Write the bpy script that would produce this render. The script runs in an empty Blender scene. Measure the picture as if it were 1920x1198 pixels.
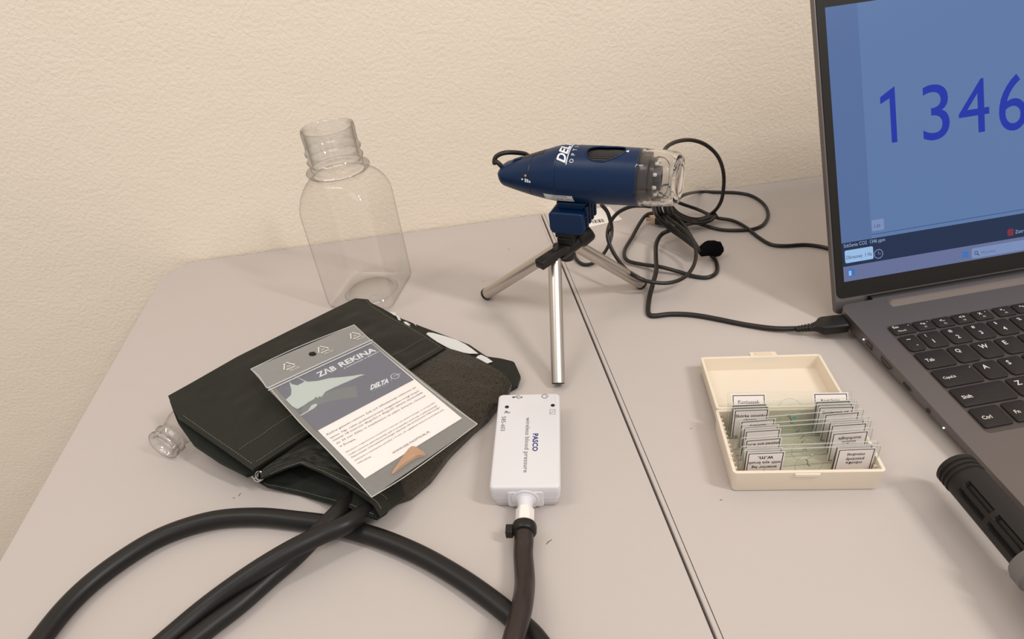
import bpy, math, random
from mathutils import Vector as V3, Matrix
random.seed(7)
sc = bpy.context.scene
# ------------------------------------------------------------------ camera
CAM_H = 0.345                       # lens height over the desk top (desk top is z = 0)
RC = Matrix(((0.9868, 0.1447, -0.0729), (-0.1422, 0.5581, -0.8175), (-0.0776, 0.8171, 0.5713)))
RC = RC.to_quaternion().normalized().to_matrix()
FPX, CX, CY = 1252.9, 961.7, 598.4
camd = bpy.data.cameras.new('camera'); cam = bpy.data.objects.new('camera', camd)
sc.collection.objects.link(cam); sc.camera = cam
camd.sensor_width = 36.0; camd.lens = FPX / 1920 * 36.0
camd.shift_x = (960 - CX) / 1920; camd.shift_y = (CY - 599) / 1920
camd.clip_start = 0.01; camd.clip_end = 50
cam.matrix_world = Matrix.Translation((0, 0, CAM_H)) @ RC.to_4x4()
# ------------------------------------------------------------------ world, lamps, exposure
w = bpy.data.worlds.new('world'); sc.world = w; w.use_nodes = True
bg = w.node_tree.nodes['Background']; bg.inputs[0].default_value = (1.0, 0.955, 0.915, 1); bg.inputs[1].default_value = 0.61
def area(name, loc, target, sx, sy, power, col):
    l = bpy.data.lights.new(name, 'AREA'); l.shape = 'RECTANGLE'; l.size = sx; l.size_y = sy; l.energy = power; l.color = col
    o = bpy.data.objects.new(name, l); sc.collection.objects.link(o); o.location = loc
    o.rotation_euler = (V3(target) - V3(loc)).to_track_quat('-Z', 'Y').to_euler()
    return o
area('ceiling_tube_light', (1.25, -0.60, 1.80), (0.05, 0.45, 0), 0.12, 0.55, 21, (1.0, 0.955, 0.91))
area('ceiling_tube_light', (-0.95, 0.15, 1.85), (0.05, 0.45, 0), 0.20, 0.95, 8, (1.0, 0.96, 0.92))
area('ceiling_panel_light', (0.15, -0.9, 1.9), (0.05, 0.5, 0), 1.2, 1.2, 10, (1.0, 0.955, 0.91))
sc.view_settings.view_transform = 'Standard'; sc.view_settings.look = 'None'
sc.view_settings.gamma = 1.0; sc.view_settings.use_curve_mapping = False
sc.view_settings.exposure = 0.0
sc.cycles.transparent_max_bounces = 48; sc.cycles.max_bounces = 16
sc.cycles.transmission_bounces = 12
# ------------------------------------------------------------------ helpers
C0 = V3((0, 0, CAM_H))
def ray(x, y): return RC @ V3((x - CX, -(y - CY), -FPX))
def at(x, y, z=0.0):
    r = ray(x, y); return C0 + r * ((z - CAM_H) / r.z)
def aty(x, y, Y):
    r = ray(x, y); return C0 + r * (Y / r.y)
def onpl(x, y, O, N):
    r = ray(x, y); return C0 + r * ((O - C0).dot(N) / r.dot(N))
def lin(c): return tuple(((v / 255) / 12.92 if v / 255 <= .04045 else ((v / 255 + .055) / 1.055) ** 2.4) for v in c) + (1,)
def mat(name, col, rough=.5, metal=0, spec=.5, emit=None, estr=1, bump=None, var=None, coat=0, sheen=0, sss=0):
    m = bpy.data.materials.new(name); m.use_nodes = True; nt = m.node_tree; b = nt.nodes['Principled BSDF']
    c = lin(col); b.inputs['Base Color'].default_value = c; b.inputs['Roughness'].default_value = rough
    b.inputs['Metallic'].default_value = metal; b.inputs['Specular IOR Level'].default_value = spec
    b.inputs['Coat Weight'].default_value = coat
    if sheen: b.inputs['Sheen Weight'].default_value = sheen
    if sss:
        b.inputs['Subsurface Weight'].default_value = sss; b.inputs['Subsurface Radius'].default_value = (.01, .007, .004); b.inputs['Subsurface Scale'].default_value = .5
    if emit: b.inputs['Emission Color'].default_value = lin(emit); b.inputs['Emission Strength'].default_value = estr
    tc = nt.nodes.new('ShaderNodeTexCoord')
    if var:                      # (scale, amount): slight mottling of the thing's own colour
        n = nt.nodes.new('ShaderNodeTexNoise'); n.inputs['Scale'].default_value = var[0]; n.inputs['Detail'].default_value = 4
        nt.links.new(tc.outputs['Object'], n.inputs['Vector'])
        mx = nt.nodes.new('ShaderNodeMix'); mx.data_type = 'RGBA'
        mx.inputs[6].default_value = tuple(v * (1 - var[1]) for v in c[:3]) + (1,); mx.inputs[7].default_value = tuple(min(1, v * (1 + var[1])) for v in c[:3]) + (1,)
        nt.links.new(n.outputs['Fac'], mx.inputs[0]); nt.links.new(mx.outputs[2], b.inputs['Base Color'])
    if bump:                     # (scale, strength, distance, kind)
        kind = bump[3] if len(bump) > 3 else 'noise'
        if kind == 'weave':
            a1 = nt.nodes.new('ShaderNodeTexWave'); a2 = nt.nodes.new('ShaderNodeTexWave'); a2.bands_direction = 'Y'
            for a in (a1, a2): a.inputs['Scale'].default_value = bump[0]; nt.links.new(tc.outputs['Object'], a.inputs['Vector'])
            ad = nt.nodes.new('ShaderNodeMath'); ad.operation = 'ADD'
            nt.links.new(a1.outputs['Fac'], ad.inputs[0]); nt.links.new(a2.outputs['Fac'], ad.inputs[1]); src = ad.outputs[0]
        else:
            n = nt.nodes.new('ShaderNodeTexNoise'); n.inputs['Scale'].default_value = bump[0]; n.inputs['Detail'].default_value = 6
            nt.links.new(tc.outputs['Object'], n.inputs['Vector']); src = n.outputs['Fac']
        bp = nt.nodes.new('ShaderNodeBump'); bp.inputs['Strength'].default_value = bump[1]; bp.inputs['Distance'].default_value = bump[2]
        nt.links.new(src, bp.inputs['Height']); nt.links.new(bp.outputs[0], b.inputs['Normal'])
    return m
def clear_mat(name, *a, **k): return _clear(name, *a, **k)
def _clear(name, tint=(1, 1, 1), edge=(.6, .62, .6), ior=1.45, gain=1.0, rough=.02, haze=0.0, wave=None, blend=.25, pw_=2.0, f0k=1.6):
    """thin clear plastic or glass sheet: transparent body, fresnel gloss, denser at grazing angles"""
    m = bpy.data.materials.new(name); m.use_nodes = True; nt = m.node_tree; nt.nodes.clear()
    out = nt.nodes.new('ShaderNodeOutputMaterial'); tr = nt.nodes.new('ShaderNodeBsdfTransparent'); gl = nt.nodes.new('ShaderNodeBsdfGlossy')
    gl.inputs['Roughness'].default_value = rough
    lw = nt.nodes.new('ShaderNodeLayerWeight'); lw.inputs['Blend'].default_value = blend
    cm = nt.nodes.new('ShaderNodeMix'); cm.data_type = 'RGBA'; cm.inputs[6].default_value = (*tint, 1); cm.inputs[7].default_value = (*edge, 1)
    pw = nt.nodes.new('ShaderNodeMath'); pw.operation = 'POWER'; pw.inputs[1].default_value = pw_
    nt.links.new(lw.outputs['Facing'], pw.inputs[0]); nt.links.new(pw.outputs[0], cm.inputs[0]); nt.links.new(cm.outputs[2], tr.inputs['Color'])
    f0 = ((ior - 1) / (ior + 1)) ** 2
    fr = nt.nodes.new('ShaderNodeLayerWeight'); fr.inputs['Blend'].default_value = .5
    p5 = nt.nodes.new('ShaderNodeMath'); p5.operation = 'POWER'; p5.inputs[1].default_value = 4.5; nt.links.new(fr.outputs['Facing'], p5.inputs[0])
    mu = nt.nodes.new('ShaderNodeMath'); mu.operation = 'MULTIPLY_ADD'; mu.inputs[1].default_value = .75 * gain; mu.inputs[2].default_value = f0 * f0k * gain; mu.use_clamp = True
    nt.links.new(p5.outputs[0], mu.inputs[0])
    mx = nt.nodes.new('ShaderNodeMixShader'); nt.links.new(mu.outputs[0], mx.inputs[0]); nt.links.new(tr.outputs[0], mx.inputs[1]); nt.links.new(gl.outputs[0], mx.inputs[2])
    last = mx
    if haze:
        df = nt.nodes.new('ShaderNodeBsdfDiffuse'); df.inputs['Color'].default_value = (.8, .8, .78, 1)
        m2 = nt.nodes.new('ShaderNodeMixShader'); m2.inputs[0].default_value = haze
        nt.links.new(last.outputs[0], m2.inputs[1]); nt.links.new(df.outputs[0], m2.inputs[2]); last = m2
    if wave:
        tc = nt.nodes.new('ShaderNodeTexCoord'); n = nt.nodes.new('ShaderNodeTexNoise'); n.inputs['Scale'].default_value = wave[0]; n.inputs['Detail'].default_value = 2
        bp = nt.nodes.new('ShaderNodeBump'); bp.inputs['Strength'].default_value = wave[1]; bp.inputs['Distance'].default_value = wave[2]
        nt.links.new(tc.outputs['Object'], n.inputs['Vector']); nt.links.new(n.outputs['Fac'], bp.inputs['Height'])
        nt.links.new(bp.outputs[0], gl.inputs['Normal']); nt.links.new(bp.outputs[0], lw.inputs['Normal']); nt.links.new(bp.outputs[0], fr.inputs['Normal'])
    nt.links.new(last.outputs[0], out.inputs[0])
    return m
def glass_mat(name, col=(1, 1, 1), ior=1.49, rough=0.0):
    m = bpy.data.materials.new(name); m.use_nodes = True; b = m.node_tree.nodes['Principled BSDF']
    b.inputs['Base Color'].default_value = (*col, 1); b.inputs['Transmission Weight'].default_value = 1; b.inputs['Roughness'].default_value = rough; b.inputs['IOR'].default_value = ior
    return m

class MB:
    """collects shapes into ONE mesh; every shape may have its own material"""
    def __init__(s): s.v = []; s.f = []; s.mi = []; s.ms = []
    def m(s, mt):
        if mt not in s.ms: s.ms.append(mt)
        return s.ms.index(mt)
    def add(s, vs, fs, mt):
        o = len(s.v); s.v += [V3(p) for p in vs]; k = s.m(mt)
        for f in fs: s.f.append([i + o for i in f]); s.mi.append(k)
        return s
    def box(s, a, b, mt, F=None):
        F = F or Matrix.Identity(4)
        vs = [F @ V3((x, y, z)) for z in (a[2], b[2]) for y in (a[1], b[1]) for x in (a[0], b[0])]
        return s.add(vs, [(0, 2, 3, 1), (4, 5, 7, 6), (0, 1, 5, 4), (2, 6, 7, 3), (0, 4, 6, 2), (1, 3, 7, 5)], mt)
    def prism(s, pts, z0, z1, mt, F=None, top=None):
        F = F or Matrix.Identity(4); n = len(pts); top = top or pts
        vs = [F @ V3((p[0], p[1], z0)) for p in pts] + [F @ V3((p[0], p[1], z1)) for p in top]
        fs = [tuple(range(n))[::-1], tuple(range(n, 2 * n))] + [(i, (i + 1) % n, n + (i + 1) % n, n + i) for i in range(n)]
        return s.add(vs, fs, mt)
    def loft(s, rings, mt, cap0=True, cap1=True, closed=True):
        n = len(rings[0]); vs = [p for r in rings for p in r]; fs = []
        for k in range(len(rings) - 1):
            for i in range(n if closed else n - 1):
                j = (i + 1) % n; fs.append((k * n + i, k * n + j, (k + 1) * n + j, (k + 1) * n + i))
        if cap0: fs.append(tuple(range(n))[::-1])
        if cap1: fs.append(tuple(range((len(rings) - 1) * n, len(rings) * n)))
        return s.add(vs, fs, mt)
    def lathe(s, prof, mt, F=None, seg=48, cap0=False, cap1=False):
        F = F or Matrix.Identity(4)
        return s.loft([[F @ V3((r * math.cos(2 * math.pi * i / seg), r * math.sin(2 * math.pi * i / seg), z)) for i in range(seg)] for r, z in prof], mt, cap0, cap1)
    def tube(s, pts, r, mt, seg=12, sub=8, caps=True, smooth=True):
        P = catmull(pts, sub) if smooth else [V3(p) for p in pts]
        rings = []; t = (P[1] - P[0]).normalized(); n = t.orthogonal().normalized()
        for i, p in enumerate(P):
            t2 = (P[min(i + 1, len(P) - 1)] - P[max(i - 1, 0)]).normalized()
            n = (n - t2 * n.dot(t2)).normalized(); b = t2.cross(n)
            rr = r(i / (len(P) - 1)) if callable(r) else r
            rings.append([p + (n * math.cos(2 * math.pi * k / seg) + b * math.sin(2 * math.pi * k / seg)) * rr for k in range(seg)])
        return s.loft(rings, mt, caps, caps)
    def ribbon(s, pts, wd, nrm, mt, sub=6, smooth=True):
        """flat printed stroke lying in a plane of normal nrm"""
        P = catmull(pts, sub) if smooth else [V3(p) for p in pts]; L = []
        for i, p in enumerate(P):
            t = (P[min(i + 1, len(P) - 1)] - P[max(i - 1, 0)]).normalized(); b = nrm.cross(t).normalized() * wd / 2
            L += [p + b, p - b]
        return s.add(L, [(2 * i, 2 * i + 1, 2 * i + 3, 2 * i + 2) for i in range(len(P) - 1)], mt)
    def build(s, name, parent=None, smooth=True, angle=35, bevel=0, bseg=2, solid=0, sub=0, origin=None):
        me = bpy.data.meshes.new(name)
        off = V3((0, 0, 0))
        if parent is not None: off = world_of(parent)
        elif origin is not None: off = V3(origin)
        else:
            lo = [min(p[i] for p in s.v) for i in range(3)]; hi = [max(p[i] for p in s.v) for i in range(3)]
            off = V3(((lo[0] + hi[0]) / 2, (lo[1] + hi[1]) / 2, lo[2]))
        me.from_pydata([p - off for p in s.v], [], s.f); me.validate()
        for mt in s.ms: me.materials.append(mt)
        if len(me.polygons) == len(s.mi): me.polygons.foreach_set('material_index', s.mi)
        if smooth: me.shade_smooth(); me.set_sharp_from_angle(angle=math.radians(angle))
        o = bpy.data.objects.new(name, me); sc.collection.objects.link(o)
        if parent is not None: o.parent = parent
        else: o.location = off
        if solid: md = o.modifiers.new('t', 'SOLIDIFY'); md.thickness = solid; md.offset = 0
        if bevel:
            md = o.modifiers.new('b', 'BEVEL'); md.width = bevel; md.segments = bseg; md.limit_method = 'ANGLE'; md.angle_limit = math.radians(40); md.harden_normals = False
        if sub: md = o.modifiers.new('s', 'SUBSURF'); md.levels = sub; md.render_levels = sub
        return o
def world_of(o):
    t = V3((0, 0, 0))
    while o is not None: t += o.location; o = o.parent
    return t
def catmull(pts, sub):
    P = [V3(p) for p in pts]; 
    if len(P) < 3: return [P[0].lerp(P[1], k / sub) for k in range(sub + 1)]
    Q = [P[0] * 2 - P[1]] + P + [P[-1] * 2 - P[-2]]; out = []
    for i in range(1, len(Q) - 2):
        a, b, c, d = Q[i - 1:i + 3]
        for k in range(sub):
            t = k / sub
            out.append(.5 * ((2 * b) + (c - a) * t + (2 * a - 5 * b + 4 * c - d) * t * t + (3 * b - a - 3 * c + d) * t ** 3))
    out.append(P[-1]); return out
def frame(O, X, Y, ortho=True):
    X = V3(X).normalized(); Y = V3(Y); 
    if ortho: Y = (Y - X * X.dot(Y)).normalized()
    Z = X.cross(Y).normalized(); M = Matrix((X, Y, Z)).transposed().to_4x4(); M.translation = V3(O); return M
def tag(o, label, cat, group=None):
    o['label'] = label; o['category'] = cat
    if group: o['group'] = group
    return o
def struct(o): o['kind'] = 'structure'; return o
def empty(name, loc, label, cat, group=None):
    o = bpy.data.objects.new(name, None); sc.collection.objects.link(o); o.location = loc; o.empty_display_size = .02
    return tag(o, label, cat, group)
_tc = {}
def text_geo(s, bold=0.0, shear=0.0, res=2, space=1.0):
    k = (s, bold, shear, res, space)
    if k in _tc: return _tc[k]
    cu = bpy.data.curves.new('t', 'FONT'); cu.body = s; cu.offset = bold; cu.shear = shear; cu.resolution_u = res; cu.space_character = space
    ob = bpy.data.objects.new('t', cu); me = ob.to_mesh()
    vs = [(v.co.x, v.co.y) for v in me.vertices]; fs = [tuple(p.vertices) for p in me.polygons]
    ob.to_mesh_clear(); bpy.data.objects.remove(ob); bpy.data.curves.remove(cu)
    x0 = min(v[0] for v in vs); x1 = max(v[0] for v in vs); y0 = min(v[1] for v in vs); y1 = max(v[1] for v in vs)
    _tc[k] = ([((x - x0), (y - y0)) for x, y in vs], fs, x1 - x0, y1 - y0)
    return _tc[k]
def text_q(mb, s, P0, P1, P3, mt, up=None, lift=.00015, **k):
    """text filling the parallelogram P0 (bottom left), P1 (bottom right), P3 (top left)"""
    vs, fs, W, Hh = text_geo(s, **k); X = P1 - P0; Y = P3 - P0; n = X.cross(Y).normalized() * lift
    mb.add([P0 + X * (x / W) + Y * (y / Hh) + n for x, y in vs], fs, mt)
def text_h(mb, s, O, X, Y, h, mt, lift=.00015, align='L', wmax=None, **k):
    """text of letter height h starting at O running along X, letters up along Y"""
    vs, fs, W, Hh = text_geo(s, **k); X = V3(X).normalized(); Y = V3(Y).normalized(); sc_ = h / Hh; sx = sc_
    if wmax and W * sx > wmax: sx = wmax / W
    o = {'L': 0, 'C': -W * sx / 2, 'R': -W * sx}[align]; n = X.cross(Y).normalized() * lift
    mb.add([V3(O) + X * (x * sx + o) + Y * (y * sc_) + n for x, y in vs], fs, mt)
def rrect(x0, y0, x1, y1, r, n=5):
    out = []
    for cx, cy, a0 in ((x1 - r, y0 + r, -90), (x1 - r, y1 - r, 0), (x0 + r, y1 - r, 90), (x0 + r, y0 + r, 180)):
        for k in range(n + 1):
            a = math.radians(a0 + 90 * k / n); out.append((cx + r * math.cos(a), cy + r * math.sin(a)))
    return out
def hashn(i, j, s=0):
    x = math.sin(i * 127.1 + j * 311.7 + s * 74.7) * 43758.5453; return x - math.floor(x)
def vnoise(x, y, s=0):
    i, j = math.floor(x), math.floor(y); u, v = x - i, y - j; u = u * u * (3 - 2 * u); v = v * v * (3 - 2 * v)
    return (hashn(i, j, s) * (1 - u) + hashn(i + 1, j, s) * u) * (1 - v) + (hashn(i, j + 1, s) * (1 - u) + hashn(i + 1, j + 1, s) * u) * v - .5

# ------------------------------------------------------------------ setting
wallm = bpy.data.materials.new('painted_plaster'); wallm.use_nodes = True; nt = wallm.node_tree; b = nt.nodes['Principled BSDF']
b.inputs['Base Color'].default_value = lin((238, 225, 207)); b.inputs['Roughness'].default_value = .75; b.inputs['Specular IOR Level'].default_value = .25
tc = nt.nodes.new('ShaderNodeTexCoord'); n1 = nt.nodes.new('ShaderNodeTexNoise'); n1.inputs['Scale'].default_value = 250; n1.inputs['Detail'].default_value = 3; n1.inputs['Roughness'].default_value = .55; n1.inputs['Distortion'].default_value = .25
n2 = nt.nodes.new('ShaderNodeTexNoise'); n2.inputs['Scale'].default_value = 30; n2.inputs['Detail'].default_value = 2
ad = nt.nodes.new('ShaderNodeMath'); ad.operation = 'MULTIPLY_ADD'; ad.inputs[1].default_value = .9
mp = nt.nodes.new('ShaderNodeMapping'); mp.inputs['Scale'].default_value = (1.0, 1, 1.05)
nt.links.new(tc.outputs['Object'], mp.inputs[0])
nt.links.new(mp.outputs[0], n1.inputs[0]); nt.links.new(mp.outputs[0], n2.inputs[0]); nt.links.new(n2.outputs[0], ad.inputs[0]); nt.links.new(n1.outputs[0], ad.inputs[2])
bp = nt.nodes.new('ShaderNodeBump'); bp.inputs['Strength'].default_value = .55; bp.inputs['Distance'].default_value = .0015
nt.links.new(ad.outputs[0], bp.inputs['Height']); nt.links.new(bp.outputs[0], b.inputs['Normal'])
WY = 0.6965
struct(MB().box((-1.6, WY, -.74), (2.2, WY + .12, 1.9), wallm).build('wall_back', smooth=False))
floorm = mat('floor_vinyl', (150, 140, 128), .5, var=(8, .06))
struct(MB().box((-1.6, -1.8, -.80), (2.2, WY + .12, -.74), floorm).build('floor', smooth=False))

# ------------------------------------------------------------------ desks
deskm = mat('grey_laminate', (187, 178, 173), .42, spec=.4, var=(60, .012), bump=(900, .06, .0002))
bandm = mat('edge_band', (176, 164, 156), .5)
dark = mat('dark_gap', (28, 22, 18), .8)
legm = mat('grey_leg_metal', (120, 118, 115), .4, .8)
SX = 0.1062
def desk(x0, x1, y0, y1, label, corner):
    t = empty('desk', ((x0 + x1) / 2, (y0 + y1) / 2, -.74), label, 'desk')
    P = []
    def arc(cx, cy, r, a0):
        for k in range(13):
            a = math.radians(a0 + 90 * k / 12); P.append((cx + r * math.cos(a), cy + r * math.sin(a)))
    for (cx, cy, a0, key) in ((x1, y1, 0, 'br'), (x0, y1, 90, 'bl'), (x0, y0, 180, 'fl'), (x1, y0, 270, 'fr')):
        r = corner.get(key, .002)
        arc(cx - r if 'r' == key[1] else cx + r, cy - r if key[0] == 'b' else cy + r, r, a0)
    top = MB().prism(P, -.0255, 0, deskm).build('desktop', t, bevel=.0006)
    return t
d1 = desk(-.315, SX - .0008, -.06, WY - .002, 'pale grey desk on the left with a rounded back corner, under the white sensor', {'bl': .04, 'fl': .04})
d2 = desk(SX + .0008, .95, -.06, WY - .0005, 'pale grey desk on the right, under the slide box and the laptop', {'br': .04, 'fr': .04})
# edge banding of the right desk: a thin dark joint a few millimetres in from the edge
MB().box((SX + .0036, -.06, .00002), (SX + .0040, WY - .002, .00012), dark).build('edge_band_joint', d2, smooth=False)
MB().box((SX - .0034, .56, .00002), (SX - .0031, WY - .004, .00010), mat('joint_soft', (150, 138, 128), .6)).build('edge_band_joint', d1, smooth=False)
for t, xs in ((d1, (-.27, .06)), (d2, (.15, .90))):
    for x in xs:
        for y in (0.0, WY - .06):
            MB().box((x - .015, y - .015, -.74), (x + .015, y + .015, -.0255), legm).build('leg', t, bevel=.002)
# small marks on the desktops
grime = mat('grime', (120, 104, 92), .8)
for (x, y, l, a) in ((952, 468, 4, .4), (905, 527, 3, 0), (1027, 1016, 9, .5), (1024, 1020, 6, .7), (447, 930, 7, .9), (1294, 803, 3, 0), (1350, 937, 4, 0), (437, 935, 4, .8)):
    mk = MB(); p = at(x, y, .00015); q = at(x + l * math.cos(a), y - l * math.sin(a), .00015); mk.ribbon([p, p.lerp(q, .5), q], .0006, V3((0, 0, 1)), grime); mk.build('grime_mark', d1 if x < 1200 else d2)
# inventory sticker
paper = mat('white_paper', (236, 230, 224), .55)
ink = mat('black_ink', (38, 32, 30), .6)
st = MB(); q = [at(1031, 404), at(1142, 388), at(1167, 412), at(1106, 426), at(1036, 424)]
st.prism([(p.x, p.y) for p in q], .0001, .0004, paper)
A, B_ = at(1108, 413, .0004), at(1133, 410, .0004); Dn = at(1111, 419, .0004) - A
x = 0
for k, wd in enumerate((.03, .05, .02, .09, .03, .04, .10, .03, .06, .04)):
    if x > .95: break
    a = A.lerp(B_, x); c = A.lerp(B_, min(1, x + wd)); st.add([a, c, c + Dn, a + Dn], [(0, 1, 2, 3)], ink)
    x += wd + .045
st.v = [p + V3((0, 0, .00005 if i > 9 else 0)) for i, p in enumerate(st.v)]
tag(st.build('inventory_sticker', smooth=False), 'white barcode sticker on the desk by the wall, behind the tripod', 'sticker')

# ------------------------------------------------------------------ laptop
KO = V3((.3216, .3683, .0193))
RL = Matrix(((0.9997, -0.0031, -0.025), (0.0018, 0.9987, -0.05), (0.0251, 0.05, 0.9984)))
FL = RL.to_4x4(); FL.translation = KO
def LP(u, v, w_=0): return FL @ V3((u, v, w_))
def lmm(u, v, w_=0): return FL @ V3((u / 1000, v / 1000, w_ / 1000))
alu = mat('laptop_aluminium', (114, 108, 107), .42, .75, var=(400, .02))
alud = mat('laptop_side', (104, 99, 100), .45, .7)
keym = mat('key_black', (40, 35, 34), .55, spec=.22)
wellm = mat('key_well', (84, 77, 75), .5, .5)
legend = mat('key_legend', (214, 208, 204), .6)
bezel = mat('bezel_black', (27, 24, 22), .5, spec=.22)
port = mat('port_black', (14, 12, 12), .5)
steel = mat('steel', (190, 186, 182), .25, 1)
led = mat('led_white', (240, 245, 255), .4, emit=(235, 240, 255), estr=1.6)
lap = empty('laptop', (KO.x + .16, KO.y - .07, 0), 'open grey laptop showing 1346 on its blue screen', 'laptop')
UL, UR, VB, VF = -.0165, .3395, .0475, -.195
base = MB()
outl = rrect(UL, VF, UR, VB, .008)
def low(p, z): q = FL @ V3((p[0], p[1], 0)); return V3((q.x, q.y, z))
def zl(p, k, z): q = FL @ V3((p[0], p[1], 0)); return FL @ V3((p[0], p[1], -(q.z - z) * k))
inn = rrect(UL + .007, VF + .007, UR - .007, VB - .007, .006); ins = rrect(UL + .0008, VF + .0008, UR - .0008, VB - .0008, .0075)
base.loft([[zl(p, .62, .0025) for p in ins], [FL @ V3((p[0], p[1], -.0006)) for p in outl], [FL @ V3((p[0], p[1], 0)) for p in outl]], alu)
base.loft([[low(p, .0025) for p in inn], [zl(p, .62, .0025) for p in ins]], alud)
bo = base.build('base', lap, bevel=.0012, bseg=3)
# slots and ports cut visually as recessed inserts in the side wall
def side(v0, v1, w0, w1, mt, name, shape='rect', lab=None):
    mb = MB(); F = frame(lmm(UL * 1000 + .15, 0, 0), RL @ V3((0, -1, 0)), RL @ V3((0, 0, 1)))   # x = -v, y = w, z out of the side
    v0, v1 = -v1, -v0
    if shape == 'rect': P = [(v0, w0), (v1, w0), (v1, w1), (v0, w1)]
    elif shape == 'hdmi': P = [(v0, w1), (v0, (w0 + w1) / 2), (v0 + .0025, w0), (v1 - .0025, w0), (v1, (w0 + w1) / 2), (v1, w1)]
    elif shape == 'round': P = rrect(v0, w0, v1, w1, (w1 - w0) / 2 * .98, 6)
    cxm = sum(p[0] for p in P) / len(P); cym = sum(p[1] for p in P) / len(P)
    G = [((p[0] - cxm) * 1.0 + cxm, (p[1] - cym) + cym) for p in P]
    mb.prism(G, -.0015, .00018, alud, F)
    mb.prism([((p[0] - cxm) * .92 + cxm, (p[1] - cym) * .80 + cym) for p in P], -.001, .00026, port, F)
    if name != 'audio_jack': mb.prism([((p[0] - cxm) * .75 + cxm, (p[1] - cym) * .22 + cym + (w1 - w0) * .1) for p in P], -.001, .00034, mt, F)
    o = mb.build(name, lap, smooth=False)
    if lab: o['label'] = lab
    return o
side(-.0018, .0062, -.0082, -.0028, alud, 'usb_port')
side(-.0270, -.0130, -.0084, -.0028, alud, 'hdmi_port', 'hdmi')
side(-.0500, -.0405, -.0072, -.0038, port, 'usb_c_port', 'round')
side(-.0712, -.0672, -.0078, -.0038, port, 'audio_jack', 'round')
for v in (.0095, -.0855):
    F = frame(lmm(UL * 1000 + .15, 0, 0), RL @ V3((0, -1, 0)), RL @ V3((0, 0, 1)))
    MB().prism(rrect(-v - .0006, -.0066, -v + .0006, -.0054, .00058, 4), -.001, .0003, led, F).build('indicator_light', lap, smooth=False)
# rear raised speaker strip
mb = MB(); n = 12
rings = []
for u0 in (.0215, .0235, .300, .302):
    hgt = .0001 if u0 in (.0215, .302) else .0022
    rings.append([LP(u0, .0435 - .0095 * k / n, max(0.00005, hgt * math.sin(math.pi * min(1, k / n * .62 + .38)) if k else hgt)) for k in range(n + 1)])
mb.loft(rings, mat('speaker_strip', (128, 120, 117), .36, .8), False, False, closed=False)
mb.build('speaker_strip', lap)
# palm rest recess line for the touchpad is out of view; keyboard well
P = .018605; Q = .019454; G = .00115
mb = MB(); mb.prism(rrect(.0012, -.1005, 18.4 * P, .0128, .0035), .00004, .00012, wellm, FL); mb.build('keyboard_well', lap)
def key(u0, v1, u1, v0, legs, rnd=.0018, scoop=True):
    """keycap between u0..u1 and v0..v1 with printed legends [(text, du, dv, height)] measured from the key's top left"""
    mb = MB(); b_ = .0004
    def out(e, bot):
        pts = []
        n = 6; r = rnd
        x0, x1, y0, y1 = u0 + e, u1 - e, v0 + e, v1 - e
        for cx, cy, a0, rr in ((x1, y0, -90, bot), (x1, y1, 0, r), (x0, y1, 90, r), (x0, y0, 180, bot)):
            sx = 1 if cx == x1 else -1; sy = 1 if cy == y1 else -1
            for k in range(n + 1):
                a = math.radians(a0 + 90 * k / n); pts.append((cx - sx * rr + rr * math.cos(a), cy - sy * rr + rr * math.sin(a)))
        return pts
    bt = .0032 if scoop else rnd
    lo = out(0, bt); mid = out(.00005, bt); hi = out(.00055, bt)
    R = [[LP(p[0], p[1], z) for p in L] for L, z in ((lo, .0001), (mid, .0013), (hi, .0017))]
    mb.loft(R, keym, False, True)
    X = RL @ V3((1, 0, 0)); Y = RL @ V3((0, 1, 0))
    for (s, du, dv, h) in legs:
        if s == '.': 
            mb.prism(rrect(u0 + du, v1 - dv, u0 + du + .0007, v1 - dv + .0007, .0003, 3), .0017, .00182, legend, FL); continue
        text_h(mb, s, LP(u0 + du, v1 - dv, .0018), X, Y, h, legend, lift=.00002, bold=.012)
    return mb.build('key', lap, smooth=True, angle=50)
MM = .001
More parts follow.
